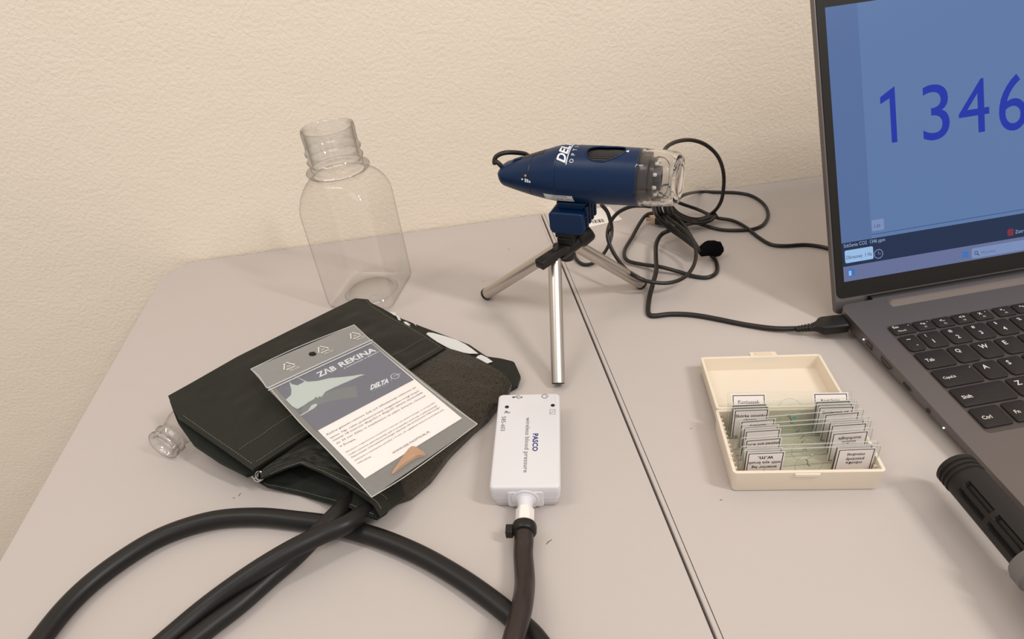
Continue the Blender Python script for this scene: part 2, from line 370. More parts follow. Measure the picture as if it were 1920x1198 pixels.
# function row
fu = [0.0024]
key(.0026, .0113, .0205, .0008, [('Esc', .0024, .0038, .0026), ('FnLock', .0040, .0082, .0016), ('.', .0145, .003, 0)], scoop=False)
x = .0218
names = ['F1', 'F2', 'F3', 'F4', 'F5', 'F6', 'F7', 'F8', 'F9', 'F10', 'F11', 'F12', 'Ins', 'PrtSc', 'Del', 'Home', 'End', 'PgUp', 'PgDn']
icons = {'F1': '<x', 'F2': '<-', 'F3': '<+', 'F4': 'x', 'F5': '*-', 'F6': '*+'}
for i, nme in enumerate(names):
    if i in (4, 8, 12): x += .0024
    L = [(nme, .0062, .0084, .0015)]
    if nme in icons: L.append((icons[nme], .0048, .0050, .0024))
    if nme in ('F1', 'F4'): L.append(('.', .0108, .0028, 0))
    key(x, .0113, x + .0146, .0008, L, scoop=False); x += .01585
KW = 18.42
rows = [
 [('~\n`', .83), ('!\n1', 1), ('@\n2', 1), ('#\n3', 1), ('$\n4', 1), ('%\n5', 1), ('^\n6', 1), ('&\n7', 1), ('*\n8', 1), ('(\n9', 1), (')\n0', 1), ('_\n-', 1), ('+\n=', 1), ('Backspace', 1.55), ('NumLk', .85), ('/', .85), ('*', .85), ('-', .85)],
 [('Tab', 1.36)] + [(c, 1) for c in 'QWERTYUIOP'] + [('{\n[', 1), ('}\n]', 1), ('|\n\\', 1.02), ('7', .85), ('8', .85), ('9', .85), ('+', .85)],
 [('CapsLk', 1.70)] + [(c, 1) for c in 'ASDFGHJKL'] + [(':\n;', 1), ('"\n\'', 1), ('Enter', 1.68), ('4', .85), ('5', .85), ('6', .85)],
 [('Shift', 2.22)] + [(c, 1) for c in 'ZXCVBNM'] + [('<\n,', 1), ('>\n.', 1), ('?\n/', 1), ('Shift', 2.16), ('1', .85), ('2', .85), ('3', .85)],
 [('Ctrl', 1.22), ('Fn', 1.0), ('Win', 1.0), ('Alt', 1.1), ('', 5.4), ('Alt', 1.1), ('Ctrl', 1.1), ('<', 1), ('v', 1), ('>', 1), ('0', .85), ('.', .85), ('+', .85)],
]
for r, row in enumerate(rows):
    u = 0.0
    for (s, wd) in row:
        a, b2 = u * P + G + .001, (u + wd) * P - G + .001; top = -r * Q - G - .0008; bot = -(r + 1) * Q + G - .0008
        L = []
        if '\n' in s:
            h, l = s.split('\n'); L = [(h, .0042, .0052, .0030 if h not in '~_' else .0010), (l, .0060 if wd > .9 else .0075, .0125, .0038 if l != '`' else .001)]
        elif len(s) == 1: L = [(s, .0038, .0075, .0042)]
        elif s: L = [(s, .0034, .0108, .0030)]
        if s == 'CapsLk': L.append(('.', .027, .0035, 0))
        key(a, top, b2, bot, L, scoop=len(s) in (1, 3) and s not in ('Tab', 'Win', 'Alt'))
        u += wd
# touchpad
MB().prism(rrect(.095, -.185, .22, -.112, .003), .00004, .00012, mat('touchpad', (118, 111, 110), .35, .7), FL).build('touchpad', lap)
# hinge bar
TH = math.radians(28)
HO = KO + RL @ V3((0, .054, 0)); HU = RL @ V3((1, 0, 0)); HW = RL @ V3((0, math.sin(TH), math.cos(TH)))
HN = HU.cross(HW)            # HN points to the back of the lid?  make it face the user
if HN.y > 0: HN = -HN
FS = Matrix((HU, HW, HU.cross(HW))).transposed().to_4x4(); FS.translation = HO
sgn = 1 if HU.cross(HW).dot(HN) > 0 else -1
def SP(u, w_, n=0): return HO + HU * u / 1000 + HW * w_ / 1000 + HN * n / 1000
mb = MB(); mb.tube([LP(.012, .0495, -.004), LP(.311, .0495, -.004)], .0052, port, seg=20, smooth=False); mb.build('hinge', lap)
lid = MB()
lid.prism(rrect(UL + .0005, -.0125, UR - .0005, .2420, .004), -.0058 * sgn, -.0004 * sgn, alu, FS)
lo = lid.build('lid', lap, bevel=.0008, bseg=2)
bz = MB()
bz.prism(rrect(UL + .0022, .0005, UR - .0022, .2400, .005), -.0006 * sgn, .0003 * sgn, bezel, FS)
bz.build('screen_bezel', lap)
feet = MB()
for u, v in ((.02, .03), (.30, .03), (.02, -.17), (.30, -.17)):
    c = LP(u, v, 0); feet = MB(); feet.lathe([(.006, 0), (.006, .003)], port, Matrix.Translation((c.x, c.y, 0)), 20, True, True); feet.build('rubber_foot', lap)
# screen picture
def em(name, c, s=1.0):
    m = bpy.data.materials.new(name); m.use_nodes = True; b = m.node_tree.nodes['Principled BSDF']
    b.inputs['Base Color'].default_value = (.01, .01, .012, 1); b.inputs['Roughness'].default_value = .30; b.inputs['Specular IOR Level'].default_value = .14
    b.inputs['Emission Color'].default_value = lin(c); b.inputs['Emission Strength'].default_value = s; return m
scr = MB()
NS = HN
def spx(x, y): return onpl(x, y, HO + HN * .0004, HN)
def suw(x, y):
    p = spx(x, y) - HO; return p.dot(HU) * 1000, p.dot(HW) * 1000
def srect(u0, w0, u1, w1, mt, n):
    p = [SP(u0, w0, n), SP(u1, w0, n), SP(u1, w1, n), SP(u0, w1, n)]; scr.add(p, [(0, 1, 2, 3)], mt)
SL, SB, ST, SR = -7.6, 14.0, 228.5, 330.0
e_bg = em('screen_blue', (88, 117, 162)); e_col = em('screen_column', (80, 106, 152)); e_bar = em('screen_bar', (18, 38, 70)); e_task = em('screen_taskbar', (98, 108, 148))
e_dig = em('screen_digits', (12, 44, 160)); e_lt = em('screen_light', (150, 185, 225)); e_txt = em('screen_text_dark', (26, 40, 72)); e_wht = em('screen_text_light', (150, 172, 205))
e_btn = em('screen_button', (118, 138, 180)); e_red = em('screen_red', (120, 40, 52)); e_icon = em('screen_icon', (40, 110, 190)); e_line = em('screen_line', (50, 80, 130))
srect(SL, SB, SR, ST, e_bg, .35)
colR = suw(1616, 150)[0]; barT = suw(1576, 457)[1]; taskT = suw(1580, 501)[1]; lineB = suw(1634, 440)[1]
srect(SL, barT, colR, ST, e_col, .40)
srect(SL, taskT, SR, barT, e_bar, .42)
srect(SL, SB, SR, taskT, e_task, .42)
srect(colR, lineB - .3, SR, lineB + .3, e_line, .42)
srect(colR, barT, SR, barT + .0, e_line, .42)
def stext(s, a, b_, c, mt, **k): text_q(scr, s, spx(*a), spx(*b_), spx(*c), mt, lift=.00025 * (1), **k)
X_, Y_ = HU, HW
def st_mm(s, px, h, mt, **k):
    p = spx(*px); vs, fs, W, Hh = text_geo(s); text_h(scr, s, p + HN * .0002, HU, HW, h / 1000, mt, lift=0, **k)
u1b = suw(1685, 272)
def digit(s, x0, x1, yb0, yt0):
    a = suw(x0, yb0); t_ = suw(x0, yt0); c = suw(x1, yb0)
    wd = c[0] - a[0]; 
    P0 = SP(a[0], a[1], .55); text_q(scr, s, P0, SP(a[0] + wd, a[1], .55), SP(a[0], t_[1], .55), e_dig, lift=0, res=6)
a = suw(1655, 273); b1 = suw(1683, 273); t1 = suw(1655, 171); xw = b1[0] - a[0]; yh = t1[1] - a[1] + 1.5
scr.add([SP(a[0] + p * xw, a[1] + 1 + q * yh, .55) for p, q in ((.62, 0), (1, 0), (1, 1), (.55, .93), (0, .80 + .04), (0, .72), (.62, .80))], [tuple(range(7))], e_dig)
digit('3', 1732, 1782, 266, 161); digit('4', 1799, 1856, 254, 153); digit('6', 1874, 1926, 249, 143)
def ubox(x0, y0, x1, y1, mt, n=.5, r=1.2):
    a = suw(x0, y1); c = (suw(x1, y0)[0], suw(x0, y0)[1])
    pts = rrect(a[0], a[1], c[0], c[1], min(r, (c[1] - a[1]) * .3), 3); scr.add([SP(p[0], p[1], n) for p in pts], [tuple(range(len(pts)))], mt)
def utext(s, x0, y1, x1, hmm, mt, n=.65):
    a = suw(x0, y1); c = suw(x1, y1); text_q(scr, s, SP(a[0], a[1], n), SP(a[0] + (c[0] - a[0]), a[1], n), SP(a[0], a[1] + hmm, n), mt, lift=0, res=2)
ubox(1635, 413, 1657, 434, e_btn); utext('1.23', 1639, 427, 1650, 2.2, e_txt)
utext('Stężenie CO2  1346 ppm', 1582, 467, 1660, 4.2, e_wht)
ubox(1585, 470, 1637, 494, e_lt); utext('Okresowy  1 Hz', 1587, 489, 1635, 4.0, e_txt)
a = suw(1647, 476)
pts = [SP(a[0] + 3.6 * math.cos(t / 24 * 2 * math.pi), a[1] + 3.6 * math.sin(t / 24 * 2 * math.pi), .6) for t in range(25)]; scr.ribbon(pts, .0006, HN, e_btn)
scr.ribbon([SP(a[0], a[1] + 2.2, .6), SP(a[0], a[1], .6), SP(a[0] + 2.2, a[1], .6)], .0005, HN, e_btn, smooth=False)
ubox(1590, 506, 1602, 518, e_icon, r=.6); ubox(1591.5, 508, 1596, 517, e_lt, n=.6, r=.2)
for dx in (0, 5.6):
    for dy in (0, 6): ubox(1805 + dx, 472 + dy, 1810 + dx, 477 + dy, e_icon, r=.15)
ubox(1822, 466, 1960, 485, e_btn, r=1.5)
a = suw(1830, 474); pts = [SP(a[0] + 1.3 * math.cos(t / 12 * 2 * math.pi), a[1] + 1.3 * math.sin(t / 12 * 2 * math.pi), .65) for t in range(13)]; scr.ribbon(pts, .0005, HN, e_txt)
scr.ribbon([SP(a[0] + 1, a[1] - 1, .65), SP(a[0] + 2.4, a[1] - 2.4, .65)], .0006, HN, e_txt)
utext('Wyszukaj', 1839, 478, 1866, 3.2, e_col, n=.7)
ubox(1889, 430, 1900, 443, e_red); utext('Zatrzymaj', 1903, 440, 1940, 3.6, e_wht)
so = scr.build('screen', lap, smooth=False); so['label'] = 'lit blue screen reading 1346'
# ------------------------------------------------------------------ usb plug in the laptop
rub = mat('black_rubber', (38, 34, 33), .45, spec=.4)
cabm = mat('cable_black', (27, 22, 20), .38, spec=.45)
# ------------------------------------------------------------------ clear square bottle
botm = clear_mat('clear_bottle_plastic', (.996, .994, .992), (.42, .40, .38), ior=1.45, gain=.9, rough=.04, wave=(30, .35, .003), pw_=3.8, f0k=1.0, blend=.5)
neckm = clear_mat('clear_neck_plastic', (.992, .99, .988), (.16, .15, .14), ior=1.5, gain=1.1, rough=.03, blend=.5, pw_=2.8, f0k=2.2)
BC = V3((-.0855, .5755, .0006)); BY = -19.5; BT = Matrix.Rotation(math.radians(-1.8), 3, 'Y')
def sq(hw, r, z, n=12):
    """rounded square ring of half width hw and corner radius r"""
    pts = rrect(-hw, -hw, hw, hw, min(r, hw * .999), n)
    return [BC + BT @ (Matrix.Rotation(math.radians(BY), 3, 'Z') @ V3((p[0], p[1], 0)) + V3((0, 0, z))) for p in pts]
bot = empty('clear_bottle', BC, 'empty clear square plastic bottle with open wide neck, upright behind the dark green cuff', 'bottle')
HWB = .0335
prof = [(.016, .016, .0045), (.026, .014, .0020), (HWB - .003, .009, .0006), (HWB - .0008, .008, .0025), (HWB, .0075, .006)]
for k in range(1, 9): prof.append((HWB, .0075, .006 + .090 * k / 8))
for k in range(1, 15):
    t = k / 14; a = t * math.pi / 2
    hw = HWB - (HWB - .0225) * (1 - math.cos(a)) ** .80; z = .096 + .029 * math.sin(a) ** .85
    prof.append((hw, .0075 + (hw - .0075) * t ** 1.5, z))
mb = MB(); mb.loft([sq(*p) for p in prof], botm, True, False); mb.build('body', bot, angle=60)
F = Matrix.Translation(BC) @ BT.to_4x4()
mb = MB(); mb.lathe([(.0265, .0012), (.0255, .0024), (.0235, .0018), (.0215, .0030), (.0150, .0062), (.0080, .0080), (.0040, .0084), (.0002, .0084)], neckm, F, 56); mb.build('base_dimple', bot, angle=60)
mb = MB(); mb.lathe([(.0226, .1245), (.0228, .1275), (.0276, .1285), (.0281, .1298), (.0274, .1308), (.0230, .1318)], neckm, F, 64); mb.build('neck_ring', bot, angle=50)
nk = [(.0214, .1318), (.0212, .136), (.0216, .1375), (.0226, .1386), (.0228, .1395), (.0216, .1405), (.0212, .143), (.0214, .1455), (.0225, .1465), (.0226, .1475), (.0214, .1488), (.0211, .153), (.0212, .159), (.0213, .1655), (.0209, .1668), (.0200, .1665), (.0196, .165), (.0195, .150), (.0195, .134)]
nk = [(a * 1.08, b_) for a, b_ in nk]
mb = MB(); mb.lathe(nk, neckm, F, 64); mb.build('neck', bot, angle=60)
# small bottle lying half hidden under the left corner of the cuff
c0 = at(303, 838, .0135); c1 = at(372, 772, .0135); ax = (c1 - c0).normalized()
F = frame(c0, ax.cross(V3((0, 0, 1))), V3((0, 0, 1)).cross(V3((0, 0, 0))) if False else V3((0, 0, 1)))
Fz = Matrix((F.col[0].xyz, F.col[1].xyz, F.col[2].xyz)).transposed().to_4x4()
if F.col[2].xyz.dot(ax) < 0: Fz = Matrix((-F.col[0].xyz, F.col[1].xyz, -F.col[2].xyz)).transposed().to_4x4()
Fz.translation = c0
sb = empty('small_clear_bottle', V3((c0.x, c0.y, 0)), 'small clear plastic bottle lying down, its neck poking out from under the cuff', 'bottle')
mb = MB(); mb.lathe([(.0085, .010), (.0084, .002), (.0095, .0005), (.0110, .0002), (.0122, .0010), (.0124, .0030), (.0108, .0042), (.0106, .0062), (.0122, .0075), (.0124, .0092), (.0108, .0108), (.0106, .0135)], neckm, Fz, 40); mb.build('neck', sb, angle=60)
mb = MB(); mb.lathe([(.0106, .0135), (.0115, .017), (.0130, .021), (.0134, .026), (.0134, .065), (.0125, .068), (.006, .069)], botm, Fz, 40, False, True); mb.build('body', sb, angle=60)

# ------------------------------------------------------------------ tripod
silver = mat('brushed_silver', (196, 188, 180), .30, .9, bump=(1500, .08, .0002))
blk = mat('black_plastic', (20, 18, 17), .38, spec=.4)
tri = empty('tabletop_tripod', (.088, .478, 0), 'small silver three-legged tripod holding up the blue microscope', 'tripod')
hub = V3((.0925, .4775, .0715))
feet = [at(911, 559), at(1047, 727), at(1204, 539)]
tops = [aty(1046, 466, .4760), aty(1040, 486, .4650), aty(1083, 462, .4850)]
for i, (ft, tp) in enumerate(zip(feet, tops)):
    d = (tp - ft).normalized(); r = .0054
    f0 = ft + V3((0, 0, r * math.sqrt(1 - d.z ** 2))) + d * .0005
    mb = MB(); mb.tube([f0 + d * .0022 * (0 if i == 1 else 1), tp], r, silver, seg=32, smooth=False); lg = mb.build('leg', tri, angle=40)
    mb = MB()
    if i != 1:
        mb.tube([f0 - d * .0008, f0 + d * .0004, f0 + d * .0022, f0 + d * .0028], lambda t: [.0048, .0058, .0058, .0056][min(3, int(t * 3 + .5))], blk, seg=32, smooth=False)
        o = mb.build('foot_cap', tri)
        o.parent = lg; 
    else:
        mb.tube([f0 - d * .0003, f0 + d * .0006], .0049, blk, seg=32, smooth=False); o = mb.build('foot_cap', tri); o.parent = lg
# hub sleeve over the leg roots
mb = MB(); mb.lathe([(.003, -.008), (.0058, -.007), (.0068, -.003), (.0068, .002), (.0060, .005), (.0050, .010)], blk, Matrix.Translation(hub), 28, True, True); mb.build('hub', tri)
tp = tops[1]; dd = (tp - feet[1]).normalized(); mb = MB(); mb.tube([tp - dd * .0004, tp + dd * .006], .0056, blk, seg=24, smooth=False); mb.build('leg_collar', tri, bevel=.0006)
# tilting head: lever, barrel and clamp run diagonally up to the right
l0 = aty(1011, 497, .4510); l1 = aty(1056, 467, .4660); ld = (l1 - l0).normalized(); F = frame(l0, ld, V3((0, 0, 1))); LL = (l1 - l0).length
mb = MB(); mb.prism(rrect(0, -.0036, LL * .62, .0036, .0008, 3), -.0045, .0040, blk, F); mb.prism(rrect(LL * .45, -.0030, LL + .002, .0040, .0012, 3), -.0038, .0034, blk, F)
mb.prism(rrect(LL * .62, .0030, LL * .78, .0048, .0005, 3), -.0030, .0016, blk, F); mb.build('lever', tri, bevel=.0006)
b0 = aty(1052, 473, .4680); b1 = aty(1083, 450, .4740); c1 = aty(1105, 431, .4780)
mb = MB(); mb.tube([b0 - ld * .002, b0, b1], lambda t: .0050 if t < .1 else .0066, blk, seg=28, smooth=False); mb.build('ball_head', tri, bevel=.0008)
mb = MB(); mb.tube([b1, b1.lerp(c1, .15), b1.lerp(c1, .85), c1], lambda t: .0074 if t < .1 or t > .9 else .0084, blk, seg=28, smooth=False); mb.build('clamp_collar', tri, bevel=.0006)
AX = V3((.862, -.50, .03)).normalized(); PN = V3((-.50, -.862, 0)).normalized(); UPV = AX.cross(PN).normalized()
if UPV.z < 0: UPV = -UPV
MC = V3((.107, .474, .1386))
def MP(s, n, u): return MC + AX * s + PN * n + UPV * u      # along body, towards the viewer, up
FM = Matrix((AX, PN, AX.cross(PN))).transposed().to_4x4(); FM.translation = MC; fs = 1 if AX.cross(PN).z > 0 else -1
def mbox(mb, s0, s1, n0, n1, u0, u1, mt): mb.box((s0, n0, u0 * fs if fs > 0 else -u1), (s1, n1, u1 * fs if fs > 0 else -u0), mt, FM)
mb = MB(); mbox(mb, -.0205, -.0050, .000, .0175, -.0475, -.0428, blk); mbox(mb, -.0195, -.0050, .001, .0168, -.0540, -.0480, blk); mb.build('mount_block', tri, bevel=.0008)

# ------------------------------------------------------------------ microscope
blue = mat('blue_plastic', (2, 34, 70), .36, spec=.30)
blued = mat('blue_plastic_groove', (12, 30, 62), .5)
whp = mat('white_print', (222, 226, 232), .5)
mic = empty('usb_microscope', (.107, .474, 0), 'dark blue handheld microscope with clear front cap, mounted on the small tripod', 'microscope')
RB = .0218
NR = 180
def prof_body(s):
    """top height, bottom depth and half width of the section at s"""
    if s > -.016: t_ = 0
    else: t_ = min(1, (-.016 - s) / .0535)
    top = RB * (1 - .80 * t_ ** 1.05); botm_ = RB * (1 - .50 * t_ ** 1.5); wd = RB * (1 - .46 * t_ ** 1.35)
    if s < -.0640:
        e = min(1, (-.0640 - s) / .0055); k = math.sqrt(max(0, 1 - e * e)); mid = (top - botm_) / 2; hh = (top + botm_) / 2 * (.35 + .65 * k)
        top = mid + hh; botm_ = -(mid - hh); wd *= (.35 + .65 * k)
    if s > .015: f_ = 1 - .03 * (s - .015) / .03; top *= f_; botm_ *= f_; wd *= f_
    return top, botm_, wd
def bring(s, off=0):
    top, bo_, wd = prof_body(s); out = []
    for k in range(NR):
        a = 2 * math.pi * k / NR; c, sn = math.cos(a), math.sin(a)
        h = top if sn > 0 else bo_
        out.append(MP(s, (wd + off) * c, (h + off) * sn))
    return out
def bsurf(s, a, off=0):
    top, bo_, wd = prof_body(s); c, sn = math.cos(a), math.sin(a); h = top if sn > 0 else bo_
    return MP(s, (wd + off) * c, (h + off) * sn)
S = [-.0695 + .115 * k / 230 for k in range(231)]
HS, HA, HLs, HLa = .0190, math.radians(72), .0135, .40          # thumbwheel opening
def inhole(s, a):
    a = (a + math.pi) % (2 * math.pi) - math.pi
    e = (s - HS) / HLs; e = e * .9 if e > 0 else e
    ca = HA + .22 * max(0, e) ; 
    return abs(e) ** 2.6 + (abs(a - ca) / HLa) ** 2.2 < 1
rings = []
grooves = (-.0385, -.0165, -.0005)
for s in S:
    off = -.00045 if any(abs(s - g) < .0004 for g in grooves[:2]) else 0
    rings.append(bring(s, off))
vs = [p for r in rings for p in r]; fs_ = []
for k in range(len(S) - 1):
    for i in range(NR):
        if inhole((S[k] + S[k + 1]) / 2, 2 * math.pi * (i + .5) / NR): continue
        j = (i + 1) % NR; fs_.append((k * NR + i, k * NR + j, (k + 1) * NR + j, (k + 1) * NR + i))
fs_.append(tuple(range(NR))); fs_.append(tuple(range((len(S) - 1) * NR, len(S) * NR))[::-1])
mb = MB(); mb.add(vs, fs_, blue)
# rolled lip round the opening
lip = []
for k in range(61):
    t = 2 * math.pi * k / 60; c = math.cos(t); sn = math.sin(t)
    e = abs(c) ** (2 / 2.6) * (1 if c > 0 else -1); s_ = HS + HLs * (e / .9 if e > 0 else e); al = HA + .22 * max(0, e) + HLa * abs(sn) ** (2 / 2.2) * (1 if sn > 0 else -1)
    lip.append(bsurf(s_, al, -.0001))
mb.tube(lip, .0007, blue, seg=8, sub=3, caps=False)
mb.build('housing', mic, angle=45)
# ribbed focus wheel inside the opening
mb = MB(); R_ = []
for s in [-.002 + .040 * k / 8 for k in range(9)]:
    ring = []
    for k in range(240):
        a = 2 * math.pi * k / 240; r = .0185 + (.0008 if (k // 2) % 2 else 0); ring.append(MP(s, r * math.cos(a), r * math.sin(a)))
    R_.append(ring)
mb.loft(R_, mat('wheel_rubber', (52, 48, 46), .55)); mb.build('focus_wheel', mic, smooth=False)
# logo wrapped over the top of the housing; it reads up and over
def wrap_text(mb, s, s_base, a0, h, mt, reverse=False, r=RB, bold=0, shear=0, space=1.0, off=.0002):
    vs, fs, W, Hh = text_geo(s, bold, shear, 3, space); k = h / Hh
    # subdivide is not needed: letters are small against the radius
    mb.add([bsurf(s_base - y * k, a0 + x * k / r, off) for x, y in vs], fs, mt)
    return a0 + W * k / r
mb = MB(); a1 = wrap_text(mb, 'DELTA', -.0085, math.radians(43), .0075, whp, bold=.03, shear=.35, space=1.02)
mb.add([bsurf(s_, a, .0002) for a in [math.radians(40) + (a1 - math.radians(40)) * k / 20 for k in range(21)] for s_ in (-.0080, -.0073)], [(2 * i, 2 * i + 1, 2 * i + 3, 2 * i + 2) for i in range(20)], whp)
wrap_text(mb, 'O P T I C A L', -.0025, math.radians(44), .0030, whp, space=1.35)
mb.build('printed_logo', mic, smooth=False); mb = MB()
mb.add([bsurf(.0365, math.radians(76), .0002), bsurf(.0365, math.radians(84), .0002), bsurf(.0338, math.radians(80), .0002)], [(0, 1, 2)], whp)
mb.build('arrow_mark', mic, smooth=False)
# slide switch and lamp marks near the tail
mb = MB(); 
def spatch(mb, s0, s1, a0, a1, off, mt, n=6):
    mb.add([bsurf(s0 + (s1 - s0) * i / n, a0 + (a1 - a0) * j / n, off) for i in range(n + 1) for j in range(n + 1)], [(i * (n + 1) + j, i * (n + 1) + j + 1, (i + 1) * (n + 1) + j + 1, (i + 1) * (n + 1) + j) for i in range(n) for j in range(n)], mt)
spatch(mb, -.0440, -.0370, .20, .38, .00012, port); spatch(mb, -.0415, -.0397, .24, .34, .0006, steel); mb.build('slide_switch', mic, smooth=False)
mb = MB(); 
for i, (h, dx) in enumerate(((.0034, 0), (.0030, .0018), (.0018, .0036))): spatch(mb, -.0415 + dx, -.0415 + dx + .0013, -.06, -.06 + h / .018, .00015, whp, 2)
spatch(mb, -.0445, -.0430, .02, .11, .00015, whp, 2); mb.build('switch_marks', mic, smooth=False)
# tail slot and strain relief
mb = MB(); spatch(mb, -.048, -.030, 1.35, 1.79, .00015, port, 8); spatch(mb, -.058, -.050, 1.40, 1.74, .0006, blue, 6); mb.build('tail_slot', mic, smooth=False)
# rating sticker on the lower flank
mb = MB(); spatch(mb, -.0270, -.0035, -.86, -.46, .00012, mat('sticker_silver', (206, 208, 210), .45), 12)
def flank(mb, t, s0, a0, h, wmax):
    vs, fs, W, Hh = text_geo(t); k = h / Hh; kx = min(k, wmax / W); mb.add([bsurf(s0 + x * kx, a0 + y * k / RB, .00022) for x, y in vs], fs, ink)
flank(mb, 'MADE IN TAIWAN', -.0200, -.56, .0014, .012); flank(mb, 'C€  SMART 2.0', -.0215, -.74, .0022, .014); flank(mb, '1.3', -.0072, -.74, .0020, .0035)
mb.build('rating_sticker', mic, smooth=False)
# shoe that clips under the housing
mb = MB()
FU = FM
def mprism(mb, pts, n0, n1, mt):     # outline in (s, u), extruded along n
    Fp = Matrix((AX, UPV, AX.cross(UPV))).transposed().to_4x4(); Fp.translation = MC
    k = 1 if AX.cross(UPV).dot(PN) > 0 else -1
    mb.prism(pts, n0 * k, n1 * k, mt, Fp)
mprism(mb, [(-.0215, -.0425), (.0020, -.0425), (.0045, -.0395), (.0040, -.0262), (.0025, -.0245), (-.0220, -.0245), (-.0240, -.0262), (-.0235, -.0395)], -.016, .0200, blue)
mprism(mb, [(-.0180, -.0250), (.0020, -.0250), (.0050, -.0190), (-.0200, -.0190)], -.012, .0120, blue)
mb.build('mount_shoe', mic, bevel=.0012, bseg=3)
mb = MB()
for k in range(4): mbox(mb, .0035, .0056, -.0125 + k * .0072, -.0088 + k * .0072, -.0390, -.0215, blue)
mbox(mb, .0036, .0050, -.014, .016, -.0295, -.0285, blued)
mb.build('shoe_ribs', mic, smooth=False, bevel=.0003)
# lens group and clear cap
FA = Matrix((PN, UPV, PN.cross(UPV))).transposed().to_4x4()
if PN.cross(UPV).dot(AX) < 0: FA = Matrix((UPV, PN, UPV.cross(PN))).transposed().to_4x4()
FA.translation = MC
gry = mat('lens_barrel_grey', (70, 64, 62), .3, .6)
mb = MB(); mb.lathe([(.0175, .0452), (.0172, .0520), (.0150, .0530), (.0150, .0560), (.0090, .0562), (.0088, .0610), (.0060, .0612), (.0058, .0580)], gry, FA, 48, False, True); lr = mb.build('lens_barrel', mic)
mb = MB(); mb.lathe([(.0, .0585), (.0058, .0583)], mat('lens_glass', (20, 22, 34), .05, spec=.8), FA, 32); mb.build('lens', mic)
for k in range(8):
    a = 2 * math.pi * k / 8 + .2; mb = MB(); mb.lathe([(.0014, 0), (.0014, .002), (.001, .0028), (.0, .003)], mat('led_lens', (230, 228, 215), .2) if k == 0 else bpy.data.materials['led_lens'], FA @ Matrix.Translation((.0120 * math.cos(a), .0120 * math.sin(a), .0558)), 12, True); mb.build('led', mic)
capm = glass_mat('clear_cap', (.97, .96, .95), 1.40, 0.0)
mb = MB(); mb.lathe([(.0212, .0440), (.0214, .0465), (.0210, .0480), (.0206, .0560), (.0203, .0630), (.0197, .0690), (.0188, .0718), (.0168, .0738), (.0140, .0742), (.0120, .0732), (.0100, .0715), (.0004, .0712), (.0004, .0690), (.0110, .0690), (.0150, .0696), (.0172, .0670), (.0182, .0610), (.0190, .0560), (.0195, .0480), (.0195, .0440)], capm, FA, 64)
n = 64; k = len(mb.v) // 64 - 1
mb.f += [[k * n + i, k * n + (i + 1) % n, (i + 1) % n, i] for i in range(n)]; mb.mi += [0] * n
mb.build('clear_cap', mic, angle=50)

mb = MB(); c = aty(1218, 289, (MC + AX * .045).y + .006); mb.lathe([(.0034, -.002), (.0036, .0005), (.0030, .0022), (.0014, .0030), (.0002, .0032)], gry, FA.to_3x3().to_4x4() if False else frame(c, AX, UPV.cross(AX)), 20, True); mb.build('release_button', mic)
# ------------------------------------------------------------------ cables
CR = .00178
def cpath(L):
    """list of (px, py, z) or (px, py, 'y', Y)"""
    return [aty(p[0], p[1], p[3]) if len(p) == 4 else at(*p) for p in L]
def o6(x, y): return 1100 + x / 2.852, 240 + y / 2.852
def C6(L): return [(*o6(p[0], p[1]), *p[2:]) for p in L]
tailp = bsurf(-.067, math.pi * .5, .0)
e0 = MP(-.0665, .003, .004)
mc = [e0, MP(-.0700, .004, .0080), aty(927, 305, e0.y + .003), aty(931, 293, e0.y + .004), aty(950, 286, e0.y + .004), aty(982, 288, e0.y + .010), aty(1005, 297, e0.y + .018)]
mc += [MP(-.02, -.031, .000), MP(.01, -.034, -.002), aty(1235, 308, .520)]
mc += cpath(C6([(410, 130, 'y', .545), (440, 92, 'y', .56), (500, 68, 'y', .572), (570, 66, 'y', .58), (640, 92, 'y', .585), (700, 150, 'y', .59), (730, 230, 'y', .60), (732, 320, 'y', .60), (715, 400, 'y', .60), (670, 455, .014), (590, 495, .008), (510, 505, .006), (450, 470, .010), (430, 420, .018), (470, 395, .020), (520, 410, .016), (600, 438, .008), (690, 478, .0045), (780, 495, .003), (850, 530, .003), (920, 585, .002), (985, 622, .002), (1060, 630, .002), (1160, 624, .002), (1240, 632, .002), (1310, 650, .002), (1400, 690, .002)]))
mb = MB(); mb.tube(mc, CR * 1.05, cabm, seg=12, sub=10); cab1 = mb.build('cable', mic, angle=60)
mb = MB(); p = cpath(C6([(655, 466, .010), (692, 474, .0055)])); mb.tube([p[0], p[1]], .0027, rub, seg=14, smooth=False)
t = mb.build('cable_sleeve', mic); t.parent = cab1

lc = C6([(1250, 1069, .0088), (1200, 1073, .0075), (1120, 1073, .0045), (1000, 1072, .003), (850, 1052, .002), (700, 1022, .002), (600, 1004, .002), (520, 996, .002), (440, 996, .002), (370, 1004, .002), (338, 1000, .002), (328, 975, .002), (335, 910, .003), (352, 840, .008), (372, 760, .010), (370, 690, .010), (372, 620, .010), (400, 570, .012), (450, 545, .016), (520, 520, .014), (600, 500, .009), (680, 470, .012)])
uc = empty('usb_cable', at(1250, 590), 'black cable plugged into the laptop, its coil held by a fuzzy tie', 'cable')
mb = MB(); mb.tube(cpath(lc), CR * 1.25, cabm, seg=12, sub=10)
mb.build('cable', uc, angle=60)
